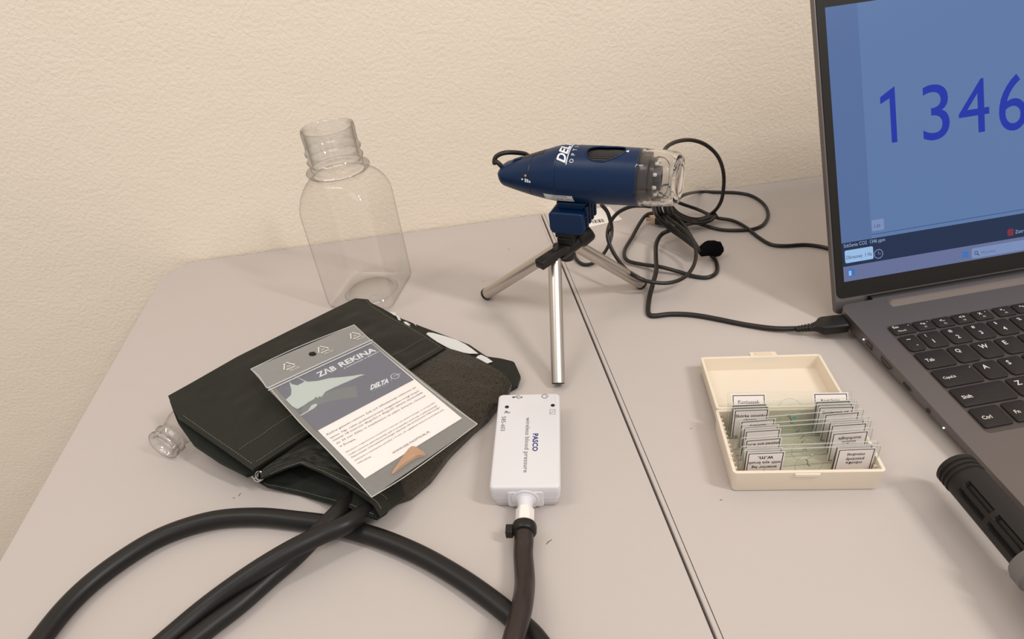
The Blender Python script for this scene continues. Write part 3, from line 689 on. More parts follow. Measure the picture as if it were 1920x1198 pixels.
# coil of the same cable: big drooping loop, wandering loop and far loop
D = C6([(345, 420, 'y', .53), (290, 416, 'y', .535), (230, 422, 'y', .54), (165, 455, 'y', .545), (125, 510, 'y', .545), (112, 580, 'y', .535), (140, 660, 'y', .525), (200, 745, 'y', .512), (270, 800, .022), (350, 824, .016), (440, 828, .013), (520, 800, .012), (570, 740, .014), (585, 670, .018), (570, 610, .024), (520, 545, .030), (440, 490, .034), (385, 440, .038), (350, 400, .044)])
mb = MB(); mb.tube(cpath(D), CR, cabm, seg=12, sub=10); mb.build('cable_loop', uc, angle=60)
E_ = C6([(375, 452, .018), (325, 462, .012), (290, 500, .008), (245, 580, .004), (203, 655, .004), (215, 706, .004), (290, 728, .004), (390, 742, .0075), (490, 768, .004), (580, 794, .002), (650, 798, .002), (695, 770, .002), (692, 715, .003), (655, 670, .006)])
mb = MB(); mb.tube(cpath(E_), CR * 1.1, cabm, seg=12, sub=10); mb.build('cable_loop', uc, angle=60)
B2 = C6([(480, 392, 'y', .60), (520, 358, 'y', .615), (600, 342, .004), (700, 343, .0025), (800, 346, .002), (880, 362, .002), (945, 405, .002), (970, 460, .002), (948, 512, .002), (890, 540, .002), (800, 547, .002), (710, 542, .002), (620, 518, .003), (560, 500, .006)])
mb = MB(); mb.tube(cpath(B2), CR, cabm, seg=12, sub=10); mb.build('cable_loop', uc, angle=60)
# loop behind the tripod
G_ = [(1128, 384, 'y', .525), (1140, 400, 'y', .53), (1147, 430, 'y', .535), (1143, 455, .014), (1130, 478, .006), (1110, 494, .003), (1090, 494, .002), (1077, 478, .003), (1085, 455, .006), (1105, 435, .012)]
mb = MB(); mb.tube(cpath(G_), CR, cabm, seg=12, sub=10); mb.build('cable_loop', uc, angle=60)
# bundle of strands below the front cap
for dx, dy, zz in ((0, 0, 0), (14, -8, .004), (34, -16, .002), (60, -20, .0), (86, -10, .003)):
    pts = C6([(352 + dx, 405, 'y', .545), (366 + dx, 455 + dy * .2, .036 + zz), (398 + dx * 1.1, 500 + dy, .026 + zz), (450 + dx * .9, 545 + dy * 1.6, .020 + zz), (515 + dx * .5, 590 + dy * .9, .016 + zz), (570 + dx * .2, 632 + dy * .3, .012 + zz), (605 + dx * .05, 660, .011 + zz)])
    mb = MB(); mb.tube(cpath(pts), CR, cabm, seg=12, sub=10); mb.build('cable_loop', uc, angle=60)
for k, sg in enumerate((0, 1, 2)):
    pts = C6([(455, 420 + k * 12, .030), (490, 455 + k * 12, .022), (545, 480 + k * 12, .014), (600, 486 + k * 12, .010), (655, 470 + k * 14, .010), (690, 440 + k * 16, .014)])
    mb = MB(); mb.tube(cpath(pts), CR, cabm, seg=12, sub=10); mb.build('cable_loop', uc, angle=60)
# metal plug lying at the far end
pa = at(1214, 407, .008); pb = at(1231, 409, .008); pc = at(1252, 412, .008)
F = frame(pa, pb - pa, V3((0, 0, 1)))
gold = mat('plug_metal', (206, 182, 160), .25, .9)
L_ = (pb - pa).length
mb = MB(); mb.box((0, -.0023, -.006), (L_, .0023, .006), gold, F); mb.build('plug_tip', uc, smooth=False, bevel=.0004)
mb = MB(); mb.prism(rrect(L_, -.0042, L_ + (pc - pb).length, .0042, .0012, 3), -.0078, .0078, blk, F); mb.build('plug_body', uc, bevel=.0006)
# moulded plug at the laptop
q0 = at(1603, 603, .0125); q0.x = LP(UL - .0005, .03).x; dirx = (at(1527, 613, .0085) - q0).normalized(); F = frame(q0, dirx, V3((0, 0, 1)))
mb = MB(); 
def ring_pl(x, hw, hh, r):  # x along plug
    return [F @ V3((x, p[1], p[0])) for p in rrect(-hw, -hh, hw, hh, r, 4)]
mb.loft([ring_pl(x, a, b_, c) for x, a, b_, c in ((-.0005, .0078, .0038, .0015), (.0005, .0082, .0042, .002), (.0165, .0082, .0044, .002), (.0190, .0072, .0042, .002), (.0215, .0045, .0034, .002), (.024, .0034, .0031, .002))], blk)
mb.build('laptop_plug', uc, angle=50)
mb = MB(); 
for k in range(5):
    x0 = .0240 + k * .0026; mb.loft([ring_pl(x0, .0033 - .0002 * k, .0030 - .0001 * k, .002), ring_pl(x0 + .0016, .0033 - .0002 * k, .0030 - .0001 * k, .002)], blk); mb.loft([ring_pl(x0 + .0012, .0023, .0023, .002), ring_pl(x0 + .0032, .0023, .0023, .002)], blk)
mb.build('strain_relief', uc)
# fuzzy hook and loop tie
fz = mat('fuzzy_black', (14, 13, 14), .95, spec=.1)
tc_ = aty(1331, 467, .56); 
ctr = at(1330, 468, .012)
mb = MB(); rings = []
TX = (at(1360, 462, .012) - at(1303, 476, .012)).normalized(); TY = V3((0, 0, 1)); TZ = TX.cross(TY)
for k in range(15):
    t = k / 14; c = ctr + TX * (-.0105 + .024 * t) + TY * (.002 * math.sin(t * 5))
    h = (.0055 + .0035 * math.sin(t * 2.6) + .001 * vnoise(t * 9, 3)) * (1 if 0 < k < 14 else .55); wd = .0045 + .001 * vnoise(t * 7, 9)
    rings.append([c + TY * h * math.sin(a) + TZ * wd * math.cos(a) for a in [2 * math.pi * i / 24 for i in range(24)]])
mb.loft(rings, fz)
base_r = [p for r in rings for p in r]
for i in range(1500):
    r = rings[random.randrange(15)]; k = random.randrange(24); p = r[k].lerp(r[(k + 1) % 24], random.random()) + TX * random.uniform(-.001, .001)
    c = sum(r, V3()) / 24; d = ((p - c).normalized() + V3([random.uniform(-.7, .7) for _ in range(3)])).normalized() * random.uniform(.0005, .0016); n = d.orthogonal().normalized() * .00006
    mb.add([p - n, p + n, p + d], [(0, 1, 2)], fz)
tie = mb.build('cable_tie', uc, smooth=False); tie['label'] = 'fuzzy black hook and loop tie'
# ------------------------------------------------------------------ blood pressure cuff
nyl = mat('green_nylon', (20, 21, 13), .5, spec=.32, sheen=.05, bump=(520, .25, .0003, 'weave'), var=(14, .10))
nyl2 = mat('green_nylon_inside', (21, 25, 19), .6, spec=.28, bump=(520, .25, .0003, 'weave'))
fuz = mat('loop_velcro', (58, 52, 43), .95, spec=.1, sheen=.2, var=(420, .25), bump=(700, .8, .0012))
prt = mat('cuff_print', (206, 206, 204), .6)
stm = mat('stitching', (92, 96, 84), .7)
cuff = empty('pressure_cuff', at(600, 780), 'dark green folded fabric cuff with a fuzzy grip panel, under the shark tooth bag', 'cuff')
def resamp(pts, n):
    P_ = [V3(p) for p in pts]; d = [0]
    for a, b_ in zip(P_, P_[1:]): d.append(d[-1] + (b_ - a).length)
    out = []; j = 0
    for k in range(n):
        t = d[-1] * k / (n - 1)
        while j < len(d) - 2 and d[j + 1] < t: j += 1
        u = (t - d[j]) / max(1e-9, d[j + 1] - d[j]); out.append(P_[j].lerp(P_[j + 1], u))
    return out
def coons(top, bottom, left, right, nu, nv, wr=0, ws=(3, 3), seed=0, puff=0):
    """top: left->right, bottom: left->right, left: top->bottom, right: top->bottom"""
    T, B_, L, R_ = resamp(top, nu), resamp(bottom, nu), resamp(left, nv), resamp(right, nv); G = []
    for j in range(nv):
        v = j / (nv - 1); row = []
        for i in range(nu):
            u = i / (nu - 1)
            p = T[i] * (1 - v) + B_[i] * v + L[j] * (1 - u) + R_[j] * u - (T[0] * (1 - u) * (1 - v) + T[-1] * u * (1 - v) + B_[0] * (1 - u) * v + B_[-1] * u * v)
            e = min(1, 6 * min(u, 1 - u, v, 1 - v)); 
            p = p + V3((0, 0, wr * e * (vnoise(u * ws[0], v * ws[1], seed) + .45 * vnoise(u * ws[0] * 2.7 + 3, v * ws[1] * 2.7, seed)) * 2 + puff * math.sin(math.pi * u) * math.sin(math.pi * v)))
            row.append(p)
        G.append(row)
    return G
def sheet(G, mt, name, parent, thick, **k):
    nv, nu = len(G), len(G[0]); mb = MB(); top = [p for r in G for p in r]; n = len(top)
    bot_ = [p - V3((0, 0, thick)) for p in top]
    F_ = [(j * nu + i, (j + 1) * nu + i, (j + 1) * nu + i + 1, j * nu + i + 1) for j in range(nv - 1) for i in range(nu - 1)]
    fb = [tuple(n + q for q in f[::-1]) for f in F_]
    rim = [j * nu for j in range(nv)] + [(nv - 1) * nu + i for i in range(1, nu)] + [j * nu + nu - 1 for j in range(nv - 2, -1, -1)] + [i for i in range(nu - 2, 0, -1)]
    fr = [(rim[a], n + rim[a], n + rim[(a + 1) % len(rim)], rim[(a + 1) % len(rim)]) for a in range(len(rim))]
    fr = [f[::-1] for f in fr]
    mb.add(top + bot_, F_ + fb + fr, mt)
    return mb, mb.build(name, parent, **k) if name else None
def PXZ(L): return [at(*p) for p in L]
# main folded flap
flapG = coons(PXZ([(315, 742, .036), (360, 717, .036), (444, 669, .035), (540, 621, .032), (615, 584, .028), (666, 559, .024), (690, 561, .022)]),
              PXZ([(474, 880, .026), (570, 818, .024), (660, 762, .022), (766, 692, .019), (835, 652, .014)]),
              PXZ([(315, 742, .036), (322, 760, .035), (333, 781, .033), (380, 815, .030), (428, 848, .028), (474, 880, .026)]),
              PXZ([(690, 561, .022), (700, 573, .021), (730, 592, .019), (784, 620, .016), (812, 637, .015), (835, 652, .014)]), 90, 60, wr=.0016, ws=(6, 5), seed=3, puff=.0015)
_, flap = sheet(flapG, nyl, 'outer_flap', cuff, .0022, angle=60)
# second layer just under it, seen along the left edge
G2 = coons(PXZ([(318, 752, .030), (450, 690, .030), (600, 620, .024), (680, 575, .018)]),
           PXZ([(462, 890, .019), (560, 850, .018), (680, 780, .015), (800, 690, .010)]),
           PXZ([(318, 752, .030), (332, 790, .028), (362, 832, .024), (410, 864, .021), (462, 890, .019)]),
           PXZ([(680, 575, .018), (740, 620, .014), (800, 690, .010)]), 40, 30, wr=.0006, ws=(4, 4), seed=8)
sheet(G2, nyl2, 'inner_layer', cuff, .003, angle=60)
# stitched seams: short stitches following the flap
def gpt(G, u, v):
    nv, nu = len(G), len(G[0]); x = u * (nu - 1); y = v * (nv - 1); i = min(nu - 2, int(x)); j = min(nv - 2, int(y)); a = x - i; b_ = y - j
    return (G[j][i] * (1 - a) + G[j][i + 1] * a) * (1 - b_) + (G[j + 1][i] * (1 - a) + G[j + 1][i + 1] * a) * b_
def stitches(mb, G, a, b_, n, wd=.00045):
    for k in range(n):
        t0, t1 = (k + .12) / n, (k + .82) / n
        p = gpt(G, a[0] + (b_[0] - a[0]) * t0, a[1] + (b_[1] - a[1]) * t0) + V3((0, 0, .0003)); q = gpt(G, a[0] + (b_[0] - a[0]) * t1, a[1] + (b_[1] - a[1]) * t1) + V3((0, 0, .0003))
        mb.ribbon([p, p.lerp(q, .5) + V3((0, 0, .0002)), q], wd, V3((0, 0, 1)), stm)
mb = MB(); stitches(mb, flapG, (.03, .965), (.98, .965), 90); stitches(mb, flapG, (.03, .80), (.98, .80), 90); stitches(mb, flapG, (.985, .02), (.985, .97), 26); stitches(mb, flapG, (.015, .25), (.015, .96), 30)
mb.build('seam_stitching', cuff, smooth=False)
# printed nylon edge along the back right
G3 = coons(PXZ([(684, 562, .012), (715, 577, .012), (745, 594, .0115), (790, 612, .011), (830, 627, .010), (880, 646, .009), (912, 668, .008), (940, 672, .008), (964, 678, .008), (976, 705, .007)]),
           PXZ([(680, 600, .010), (740, 640, .009), (820, 680, .0075), (880, 720, .006), (920, 735, .005), (955, 730, .004)]),
           PXZ([(684, 562, .012), (680, 600, .010)]), PXZ([(976, 705, .007), (970, 722, .0055), (955, 730, .004)]), 70, 22, wr=.0006, ws=(12, 2), seed=5)
_, edge_o = sheet(G3, nyl, 'printed_edge', cuff, .003, angle=60)
mb = MB()
def onG(x, y, z, lift=.0006): return at(x, y, z + lift)
def hz_at(x, y):  # height of the printed edge near a pixel
    best = min((p for r in G3 for p in r), key=lambda p: (at(x, y, p.z) - p).length); return best.z
def ppoly(pts, lift=.0011):
    pts3 = [at(x, y, hz_at(x, y) + lift) for x, y in pts]; c = sum(pts3, V3()) / len(pts3)
    mb.add([c] + pts3, [(0, i + 1, (i + 1) % len(pts3) + 1) for i in range(len(pts3))], prt)
ppoly([(799, 626), (803, 623), (812, 624), (834, 630), (856, 637), (872, 645), (884, 653), (897, 663), (880, 663), (864, 660), (850, 656), (838, 651), (820, 641), (808, 633)])
ppoly([(891, 672), (896, 667), (902, 665), (913, 670), (924, 678), (912, 682), (900, 678)])
for pts in ([(731, 585), (737, 590), (741, 592), (742, 586)], [(742, 590), (747, 600), (752, 601), (748, 593)], [(756, 603), (762, 603), (770, 609), (764, 610), (772, 614), (766, 615)], [(770, 602), (776, 606), (781, 612), (778, 606)]): ppoly(pts, .0013)
pr = mb.build('printed_marks', cuff, smooth=False); pr['label'] = 'white lettering and stripe printed on the edge'
# fuzzy grip panel
G4 = coons(PXZ([(660, 700, .012), (740, 670, .0125), (800, 652, .0125), (838, 652, .0120), (866, 660, .0115), (896, 672, .0110), (926, 688, .0100), (950, 706, .0090), (959, 719, .0080)]),
           PXZ([(700, 945, .0065), (735, 940, .0065), (770, 928, .006), (806, 898, .006), (842, 851, .006), (886, 808, .006), (915, 782, .006), (935, 756, .0065)]),
           PXZ([(660, 700, .012), (650, 800, .011), (670, 890, .009), (700, 945, .0065)]),
           PXZ([(959, 719, .0080), (952, 736, .0070), (935, 756, .0065)]), 80, 60, wr=.0006, ws=(6, 6), seed=11, puff=.0035)
mbf, _ = sheet(G4, fuz, None, cuff, .0045)
fz2 = mat('velcro_fibre', (80, 73, 62), .95, spec=.1); fz3 = mat('velcro_fibre_dark', (38, 34, 28), .95, spec=.1)
for i in range(9000):
    u, v = random.random(), random.random(); p = gpt(G4, u, v)
    d = V3((random.uniform(-1, 1), random.uniform(-1, 1), random.uniform(.2, .9))).normalized() * random.uniform(.0004, .0014); n = V3((-d.y, d.x, 0)).normalized() * .00007
    mbf.add([p - n, p + n, p + d * .6 + n * 3, p + d], [(0, 1, 2, 3)], fz2 if random.random() < .5 else fz3)
mbf.build('grip_panel', cuff, angle=60)
# lower sleeve: two lips with the hoses coming out between them
G5 = coons(PXZ([(492, 880, .022), (560, 830, .021), (640, 790, .019), (700, 760, .014)]),
           PXZ([(488, 897, .020), (528, 880, .021), (562, 868, .022), (602, 885, .021), (650, 911, .017), (684, 934, .019), (700, 946, .0185), (712, 967, .0165)]),
           PXZ([(492, 880, .022), (488, 897, .020)]), PXZ([(700, 760, .014), (740, 850, .013), (758, 934, .010), (735, 950, .014), (712, 967, .0165)]), 70, 50, wr=.0022, ws=(6, 4), seed=17)
sheet(G5, nyl, 'sleeve_top', cuff, .0014, angle=60)
G6 = coons(PXZ([(470, 884, .010), (560, 855, .010), (640, 850, .009), (735, 900, .006)]),
           PXZ([(470, 894, .009), (500, 912, .006), (560, 926, .003), (607, 940, .006), (653, 951, .016), (688, 966, .0155), (706, 973, .014)]),
           PXZ([(470, 884, .010), (470, 894, .009)]), PXZ([(735, 900, .008), (740, 935, .010), (724, 962, .012), (706, 973, .014)]), 60, 24, wr=.0008, ws=(5, 3), seed=23)
sheet(G6, nyl2, 'sleeve_bottom', cuff, .0014, angle=60)
mb = MB(); stitches(mb, G5, (.06, .97), (.97, .97), 60, .0005); stitches(mb, G6, (.1, .93), (.96, .93), 60, .0005); stitches(mb, G5, (.10, .90), (.94, .90), 56, .0003); mb.build('seam_stitching', cuff, smooth=False)
# small metal ring at the fold
c = at(483, 893, .014); mb = MB()
for k, (dx, r) in enumerate(((0, .0032), (.0018, .0028), (-.0016, .0026))):
    ctr = c + V3((dx, -dx * .4, .001 * k)); mb.tube([ctr + V3((r * math.cos(t) * .9, r * .5 * math.sin(t), r * math.sin(t))) for t in [2 * math.pi * i / 16 for i in range(17)]], .0007, steel, seg=8, sub=3, caps=False)
mb.build('metal_ring', cuff)
# hoses
hosem = mat('black_hose', (24, 22, 21), .42, spec=.35)
hoseb = mat('dark_brown_hose', (38, 26, 24), .36, spec=.5)
HR = .0058
def hose(L, r, mt, name, parent=None): 
    mb = MB(); mb.tube(cpath(L), r, mt, seg=24, sub=12); return mb.build(name, parent, angle=60)
hose([(716, 930, .0062), (700, 948, .0070), (655, 980, .0170), (600, 1004, .0178), (540, 1034, .0180), (470, 1077, .0150), (395, 1131, .010), (330, 1185, .008), (270, 1240, .0065), (200, 1330, .0062), (140, 1560, .0062), (190, 1950, .0062)], HR, hosem, 'hose', cuff)
hose([(672, 925, .0062), (655, 938, .0072), (628, 968, .0165), (596, 1000, .0160), (556, 1041, .0085), (510, 1080, .0062), (450, 1132, .0062), (390, 1178, .0062), (330, 1228, .0062), (262, 1310, .0062), (215, 1500, .0062), (260, 1800, .0062)], HR, hosem, 'hose', cuff)
hs = hose([(-60, 1900, .006), (-50, 1520, .006), (20, 1290, .006), (85, 1187, .006), (150, 1112, .006), (225, 1052, .006), (305, 1005, .006), (395, 976, .006), (480, 969, .006), (560, 976, .006), (620, 984, .0150 - .008), (660, 994, .006), (720, 1012, .006), (790, 1042, .006), (860, 1082, .006), (920, 1124, .006), (970, 1165, .0058), (1010, 1205, .0058), (1060, 1290, .006), (1110, 1480, .006), (1060, 1900, .006)], HR * 1.02, hosem, 'rubber_hose')
tag(hs, 'thick black hose arching across the left desk, passing under the other two hoses', 'hose')
# ------------------------------------------------------------------ zip bag with card and tooth
bagm = clear_mat('bag_film', (.97, .965, .955), (.7, .7, .68), ior=1.42, gain=1.0, rough=.25, haze=.12, wave=(60, .35, .004))
bandh = clear_mat('bag_header_film', (.72, .70, .66), (.6, .6, .58), ior=1.42, gain=.9, rough=.28, haze=.28)
rimm = clear_mat('bag_rim', (.9, .9, .88), (.7, .7, .7), gain=1.2, rough=.3, haze=.55)
bp_ = [at(470, 692, .0420), at(664, 609, .0325), at(895, 795, .0160), at(697, 932, .0250)]
def Bq(s, t, lift=0):
    n = (bp_[1] - bp_[0]).cross(bp_[3] - bp_[0]).normalized(); n = n if n.z > 0 else -n
    return (bp_[0] * (1 - s) + bp_[1] * s) * (1 - t) + (bp_[3] * (1 - s) + bp_[2] * s) * t + n * lift
BO = bp_[0]; BN = (bp_[1] - bp_[3]).cross(bp_[0] - bp_[2]).normalized(); BN = BN if BN.z > 0 else -BN
bctr = sum(bp_, V3()) / 4
def Pb(x, y, lift=0): 
    return onpl(x, y, bctr + BN * lift, BN)
bag = empty('zip_bag', bctr, 'clear printed zip bag with a punched hole, lying on the dark green cuff', 'bag')
edgeL = [(470, 692), (486, 706), (500, 727), (508, 730), (560, 790), (620, 850), (697, 932)]
edgeR = [(664, 609), (678, 622), (695, 638), (702, 642), (770, 700), (830, 748), (895, 795)]
def quad_sheet(name, x4, mt, parent, lift, nu=24, nv=24, th=.00012, hole=None):
    vs = []; 
    for j in range(nv + 1):
        for i in range(nu + 1):
            s, t = i / nu, j / nv
            a = V3((*x4[0], 0)) * (1 - s) + V3((*x4[1], 0)) * s; b_ = V3((*x4[3], 0)) * (1 - s) + V3((*x4[2], 0)) * s; p = a * (1 - t) + b_ * t
            e = min(s, 1 - s, t, 1 - t) > 0
            vs.append(Pb(p.x, p.y, lift + (.0006 * vnoise(s * 6, t * 6, 4) if e else 0)))
    F_ = []
    for j in range(nv):
        for i in range(nu):
            if hole:
                c = (vs[j * (nu + 1) + i] + vs[(j + 1) * (nu + 1) + i + 1]) / 2
                if (c - hole[0]).length < hole[1]: continue
            F_.append((j * (nu + 1) + i, (j + 1) * (nu + 1) + i, (j + 1) * (nu + 1) + i + 1, j * (nu + 1) + i + 1))
    mb = MB(); mb.add(vs, F_, mt); return mb
hc = Pb(586, 664, .0012)
backm = clear_mat('bag_back_film', (.93, .92, .90), (.7, .7, .68), ior=1.42, gain=.6, rough=.4, haze=.17)
mb = quad_sheet('back', [(500, 727), (697, 638), (895, 795), (697, 932)], backm, bag, -.0004); mb.build('back_film', bag, angle=80)
mb = quad_sheet('front', [(500, 727), (697, 638), (895, 795), (697, 932)], bagm, bag, .0016); mb.build('front_film', bag, angle=80)
mb = quad_sheet('header', [(470, 692), (664, 609), (697, 638), (500, 727)], bandh, bag, .0012, 120, 40, hole=(hc, .0030)); mb.build('header_strip', bag, angle=80)
mb = MB()
for E2 in (edgeL, edgeR): mb.tube([Pb(x, y, .0010) for x, y in E2], .00035, rimm, seg=6, sub=4)
mb.tube([Pb(x, y, .0010) for x, y in ((697, 932), (760, 893), (830, 843), (895, 795))], .0003, rimm, seg=6, sub=4); mb.tube([Pb(x, y, .0014) for x, y in ((470, 692), (560, 650), (664, 609))], .0003, rimm, seg=6, sub=4)
mb.build('sealed_edge', bag)
mb = MB(); 
for dy in (0, 5): mb.tube([Pb(503, 727 + dy, .0020), Pb(600, 682 + dy, .0020), Pb(698, 637 + dy, .0020)], .00045, rimm, seg=8, sub=4)
mb.build('zip_closure', bag)
wpm = mat('white_film_print', (214, 208, 198), .6)
mb = MB(); XB = (bp_[1] - bp_[0]).normalized(); YB = BN.cross(XB).normalized()
for (cx_, cy_) in ((541, 686), (605, 655), (665, 629)):
    c = Pb(cx_, cy_, .0017); r = .0062
    tp = [c + XB * (r * math.sin(a)) + YB * (r * math.cos(a)) for a in (0, 2 * math.pi / 3, 4 * math.pi / 3)]
    for k in range(3):
        a, b_ = tp[k], tp[(k + 1) % 3]; p0_ = a.lerp(b_, .12); p1_ = a.lerp(b_, .72); mb.ribbon([p0_, p0_.lerp(p1_, .5), p1_], .0009, BN, wpm, smooth=False)
        d = (b_ - a).normalized(); nn = BN.cross(d); tip = p1_ + d * .0012; mb.add([p1_ + nn * .0012, tip, p1_ - nn * .0012], [(0, 1, 2)], wpm)
    text_h(mb, '04', c - YB * .0012, XB, YB, .0020, wpm, lift=0, align='C')
    text_h(mb, 'PE-LD', c - YB * .0068 + XB * .002, XB, YB, .0021, wpm, lift=0, align='C')
mb.build('recycling_print', bag, smooth=False)
# the card
cardw = mat('card_white', (250, 244, 243), .5); navy = mat('card_navy', (62, 68, 96), .45); sharkm = mat('card_shark', (186, 198, 196), .5); teal = mat('card_teal', (84, 94, 98), .5)
txm = mat('card_text', (70, 66, 72), .6)
card = empty('info_card', Pb(685, 770), 'printed card headed ZĄB REKINA with a shark picture, inside the zip bag', 'card')
cq = [(511, 720), (692, 640), (866, 784), (684, 897)]
def Pc(x, y, l=0): return Pb(x, y, .0004 + l)
mb = MB(); top = [Pc(*p) for p in cq]; lo_ = [p - BN * .0003 for p in top]
mb.add(top + lo_, [(3, 2, 1, 0), (4, 5, 6, 7), (0, 1, 5, 4), (1, 2, 6, 5), (2, 3, 7, 6), (3, 0, 4, 7)], cardw); mb.build('card_sheet', card, smooth=False)
mb = MB(); mb.add([Pc(x, y, .00008) for x, y in ((511, 720), (692, 640), (776, 712), (594, 808))], [(0, 1, 2, 3)], navy)
def poly(pts, mt, l): 
    P3 = [Pc(x, y, l) for x, y in pts]; mb.add(P3, [tuple(range(len(P3)))], mt)
def c5(L): return [(460 + x / 6.657, 600 + y / 6.657) for x, y in L]
poly(c5([(900, 1060), (1060, 1010), (1250, 980), (1400, 960), (1380, 820), (1200, 850), (1050, 890), (900, 960), (700, 1100), (720, 1180)]), teal, .00012)
poly(c5([(505, 995), (570, 935), (575, 870), (545, 760), (580, 800), (650, 815), (700, 790), (740, 765), (590, 690), (600, 692), (775, 770), (900, 760), (1050, 725), (1200, 712), (1350, 695), (1440, 678), (1495, 682), (1430, 700), (1340, 740), (1200, 800), (1090, 850), (1000, 895), (950, 960), (925, 950), (900, 975), (880, 955), (860, 985), (780, 1030), (740, 1060), (650, 1110), (590, 1080), (550, 1040)]), sharkm, .00016)
poly(c5([(680, 1190), (780, 1130), (830, 1060), (885, 1042), (900, 1060), (860, 1100), (790, 1140), (700, 1192)]), sharkm, .00016)
mb.build('shark_picture', card, smooth=False)
mb = MB()
def tpx(s, a, b_, c, mt, l=.0002, **k): text_q(mb, s, Pc(*a, l), Pc(*b_, l), Pc(*c, l), mt, lift=0, **k)
def q5(x, y): return (460 + x / 6.657, 600 + y / 6.657)
def q6(x, y): return (560 + x / 4.28, 700 + y / 4.28)
tpx('ZĄB', q5(935, 730), q5(1160, 630), q5(875, 660), whp, bold=.03); tpx('REKINA', q5(1195, 590), q5(1640, 385), q5(1150, 540), whp, bold=.03)
tpx('Z WYKOPALISK W MAROKU', q5(1235, 612), q5(1670, 400), q5(1225, 598), whp, bold=.01)
tpx('DELTA', q6(575, 135), q6(722, 75), q6(565, 98), whp, bold=.05, shear=.4); tpx('o p t i c a l', q6(585, 144), q6(715, 92), q6(583, 139), whp)
c = Pc(*q6(773, 22), .0002); mb.ribbon([c + XB * (.0030 * math.cos(t)) + YB * (.0030 * math.sin(t)) for t in [2 * math.pi * i / 20 for i in range(21)]], .0004, BN, whp)
tpx('museum', q6(762, 26), q6(818, 4), q6(760, 20), whp); mb.ribbon([Pc(*q6(738, 20), .0002), Pc(*q6(742, 40), .0002), Pc(*q6(746, 60), .0002)], .0002, BN, whp)
lines = ['Różne gatunki rekinów żyły już kilkadziesiąt milionów lat', 'temu. Np. rekin prehistoryczny megalodon mógł liczyć', 'nawet 18 metrów długości a długość zębów dochodziła', 'do 35 cm! Zęby te znajdywano na całym świecie, również', 'w Europie.']
st_ = [(232, 502), (258, 530), (283, 549), (308, 573), (334, 597)]; en_ = [(946, 118), (972, 146), (1000, 160), (1024, 186), (466, 534)]
for s, a, b_ in zip(lines, st_, en_): tpx(s, q6(*a), q6(*b_), q6(a[0] - 11, a[1] - 18), txm)
lines = ['Światem organizmów kopalnych zajmuje się paleontologia, w przypadku', 'roślin mówimy paleobotanika zaś w przypadku zwierząt o paleozoologii.', 'Natomiast mikropaleontologia zajmuje się prastarymi mikroorga-', 'nizmami o rozmiarach poniżej 1-2 mm, do oglądania których potrzebny jest', 'mikroskop.']
st_ = [(384, 640), (408, 664), (430, 684), (454, 708), (478, 730)]; en_ = [(1098, 238), (1118, 262), (1140, 276), (1168, 296), (588, 672)]
for s, a, b_ in zip(lines, st_, en_): tpx(s, q6(*a), q6(*b_), q6(a[0] - 9, a[1] - 15), txm)
tpx('WWW.DELTAOPTICAL.PL', q6(756, 648), q6(1056, 470), q6(748, 634), txm, bold=.01)
mb.build('printed_text', card, smooth=False)
# the tooth, at the bottom of the bag
toothm = mat('tooth_brown', (178, 142, 114), .4, sss=.1, var=(90, .15))
P_ = [q6(x, y) for x, y in ((905, 587), (935, 590), (975, 612), (1028, 648), (1022, 668), (985, 672), (935, 690), (870, 735), (790, 790), (745, 825), (738, 812), (775, 755), (830, 680), (880, 615))]
T3 = [Pb(x, y, .0005) for x, y in P_]; c = sum(T3, V3()) / len(T3); mb = MB(); rr = []
for k, (sc_, h) in enumerate(((1, 0), (1, .0008), (.93, .0018), (.78, .0027), (.5, .0033), (.15, .0034))): rr.append([c + (p - c) * sc_ + BN * h for p in T3])
mb.loft(rr, toothm); th = mb.build('shark_tooth', sub=1, angle=180); tag(th, 'small brown pointed tooth inside the zip bag, below the printed card', 'tooth')

# ------------------------------------------------------------------ white sensor
wpl = mat('white_plastic', (214, 212, 215), .30, spec=.5, coat=.2)
navt = mat('navy_print', (32, 42, 112), .5); gryt = mat('grey_print', (92, 86, 88), .5)
a_ = math.radians(-11.2); SU = V3((math.cos(a_), math.sin(a_), 0)); SV = V3((-math.sin(a_), math.cos(a_), 0))
SO = V3((.0004, .2856, 0)); SW, SLn, SH = .0448, .0880, .0205
FSN = Matrix((SU, SV, V3((0, 0, 1)))).transposed().to_4x4(); FSN.translation = SO
sen = empty('pressure_sensor', SO + SU * SW / 2 + SV * SLn / 2, 'white box sensor printed PASCO wireless blood pressure, with a black hose', 'sensor')
mb = MB()
def sring(e, z, r): return [FSN @ V3((p[0], p[1], z)) for p in rrect(e, e, SW - e, SLn - e, r, 8)]
mb.loft([sring(.0030, .0004, .003), sring(.0022, .0010, .003), sring(.0012, .0060, .003), sring(.0004, .0100, .003)], wpl, True, False)
mb.loft([sring(.0004, .0100, .003), sring(.0007, .0102, .003), sring(.0004, .0104, .003), sring(-.0001, .0150, .003), sring(0, .0188, .003), sring(.0003, .0197, .003), sring(.0009, .0203, .0028), sring(.0017, .0205, .0025)], wpl, False, True)
mb.build('case', sen, angle=50)
FC = frame(SO + SU * SW / 2, SU, V3((0, 0, 1)))           # on the front face, z out of it
if FC.col[2].xyz.dot(SV) > 0: FC = frame(SO + SU * SW / 2, -SU, V3((0, 0, 1)))
mb = MB(); mb.prism(rrect(-.0115, .0030, .0115, .0165, .002), -.001, .0006, wpl, FC); mb.build('port_plate', sen, bevel=.0005)
FP = FC @ Matrix.Translation((0, .0098, 0))
mb = MB(); mb.lathe([(.0088, .0004), (.0088, .0010), (.0080, .0014), (.0068, .0012), (.0055, .0020), (.0048, .0050), (.0044, .0090)], wpl, FP, 40, True, True); mb.build('hose_port', sen)
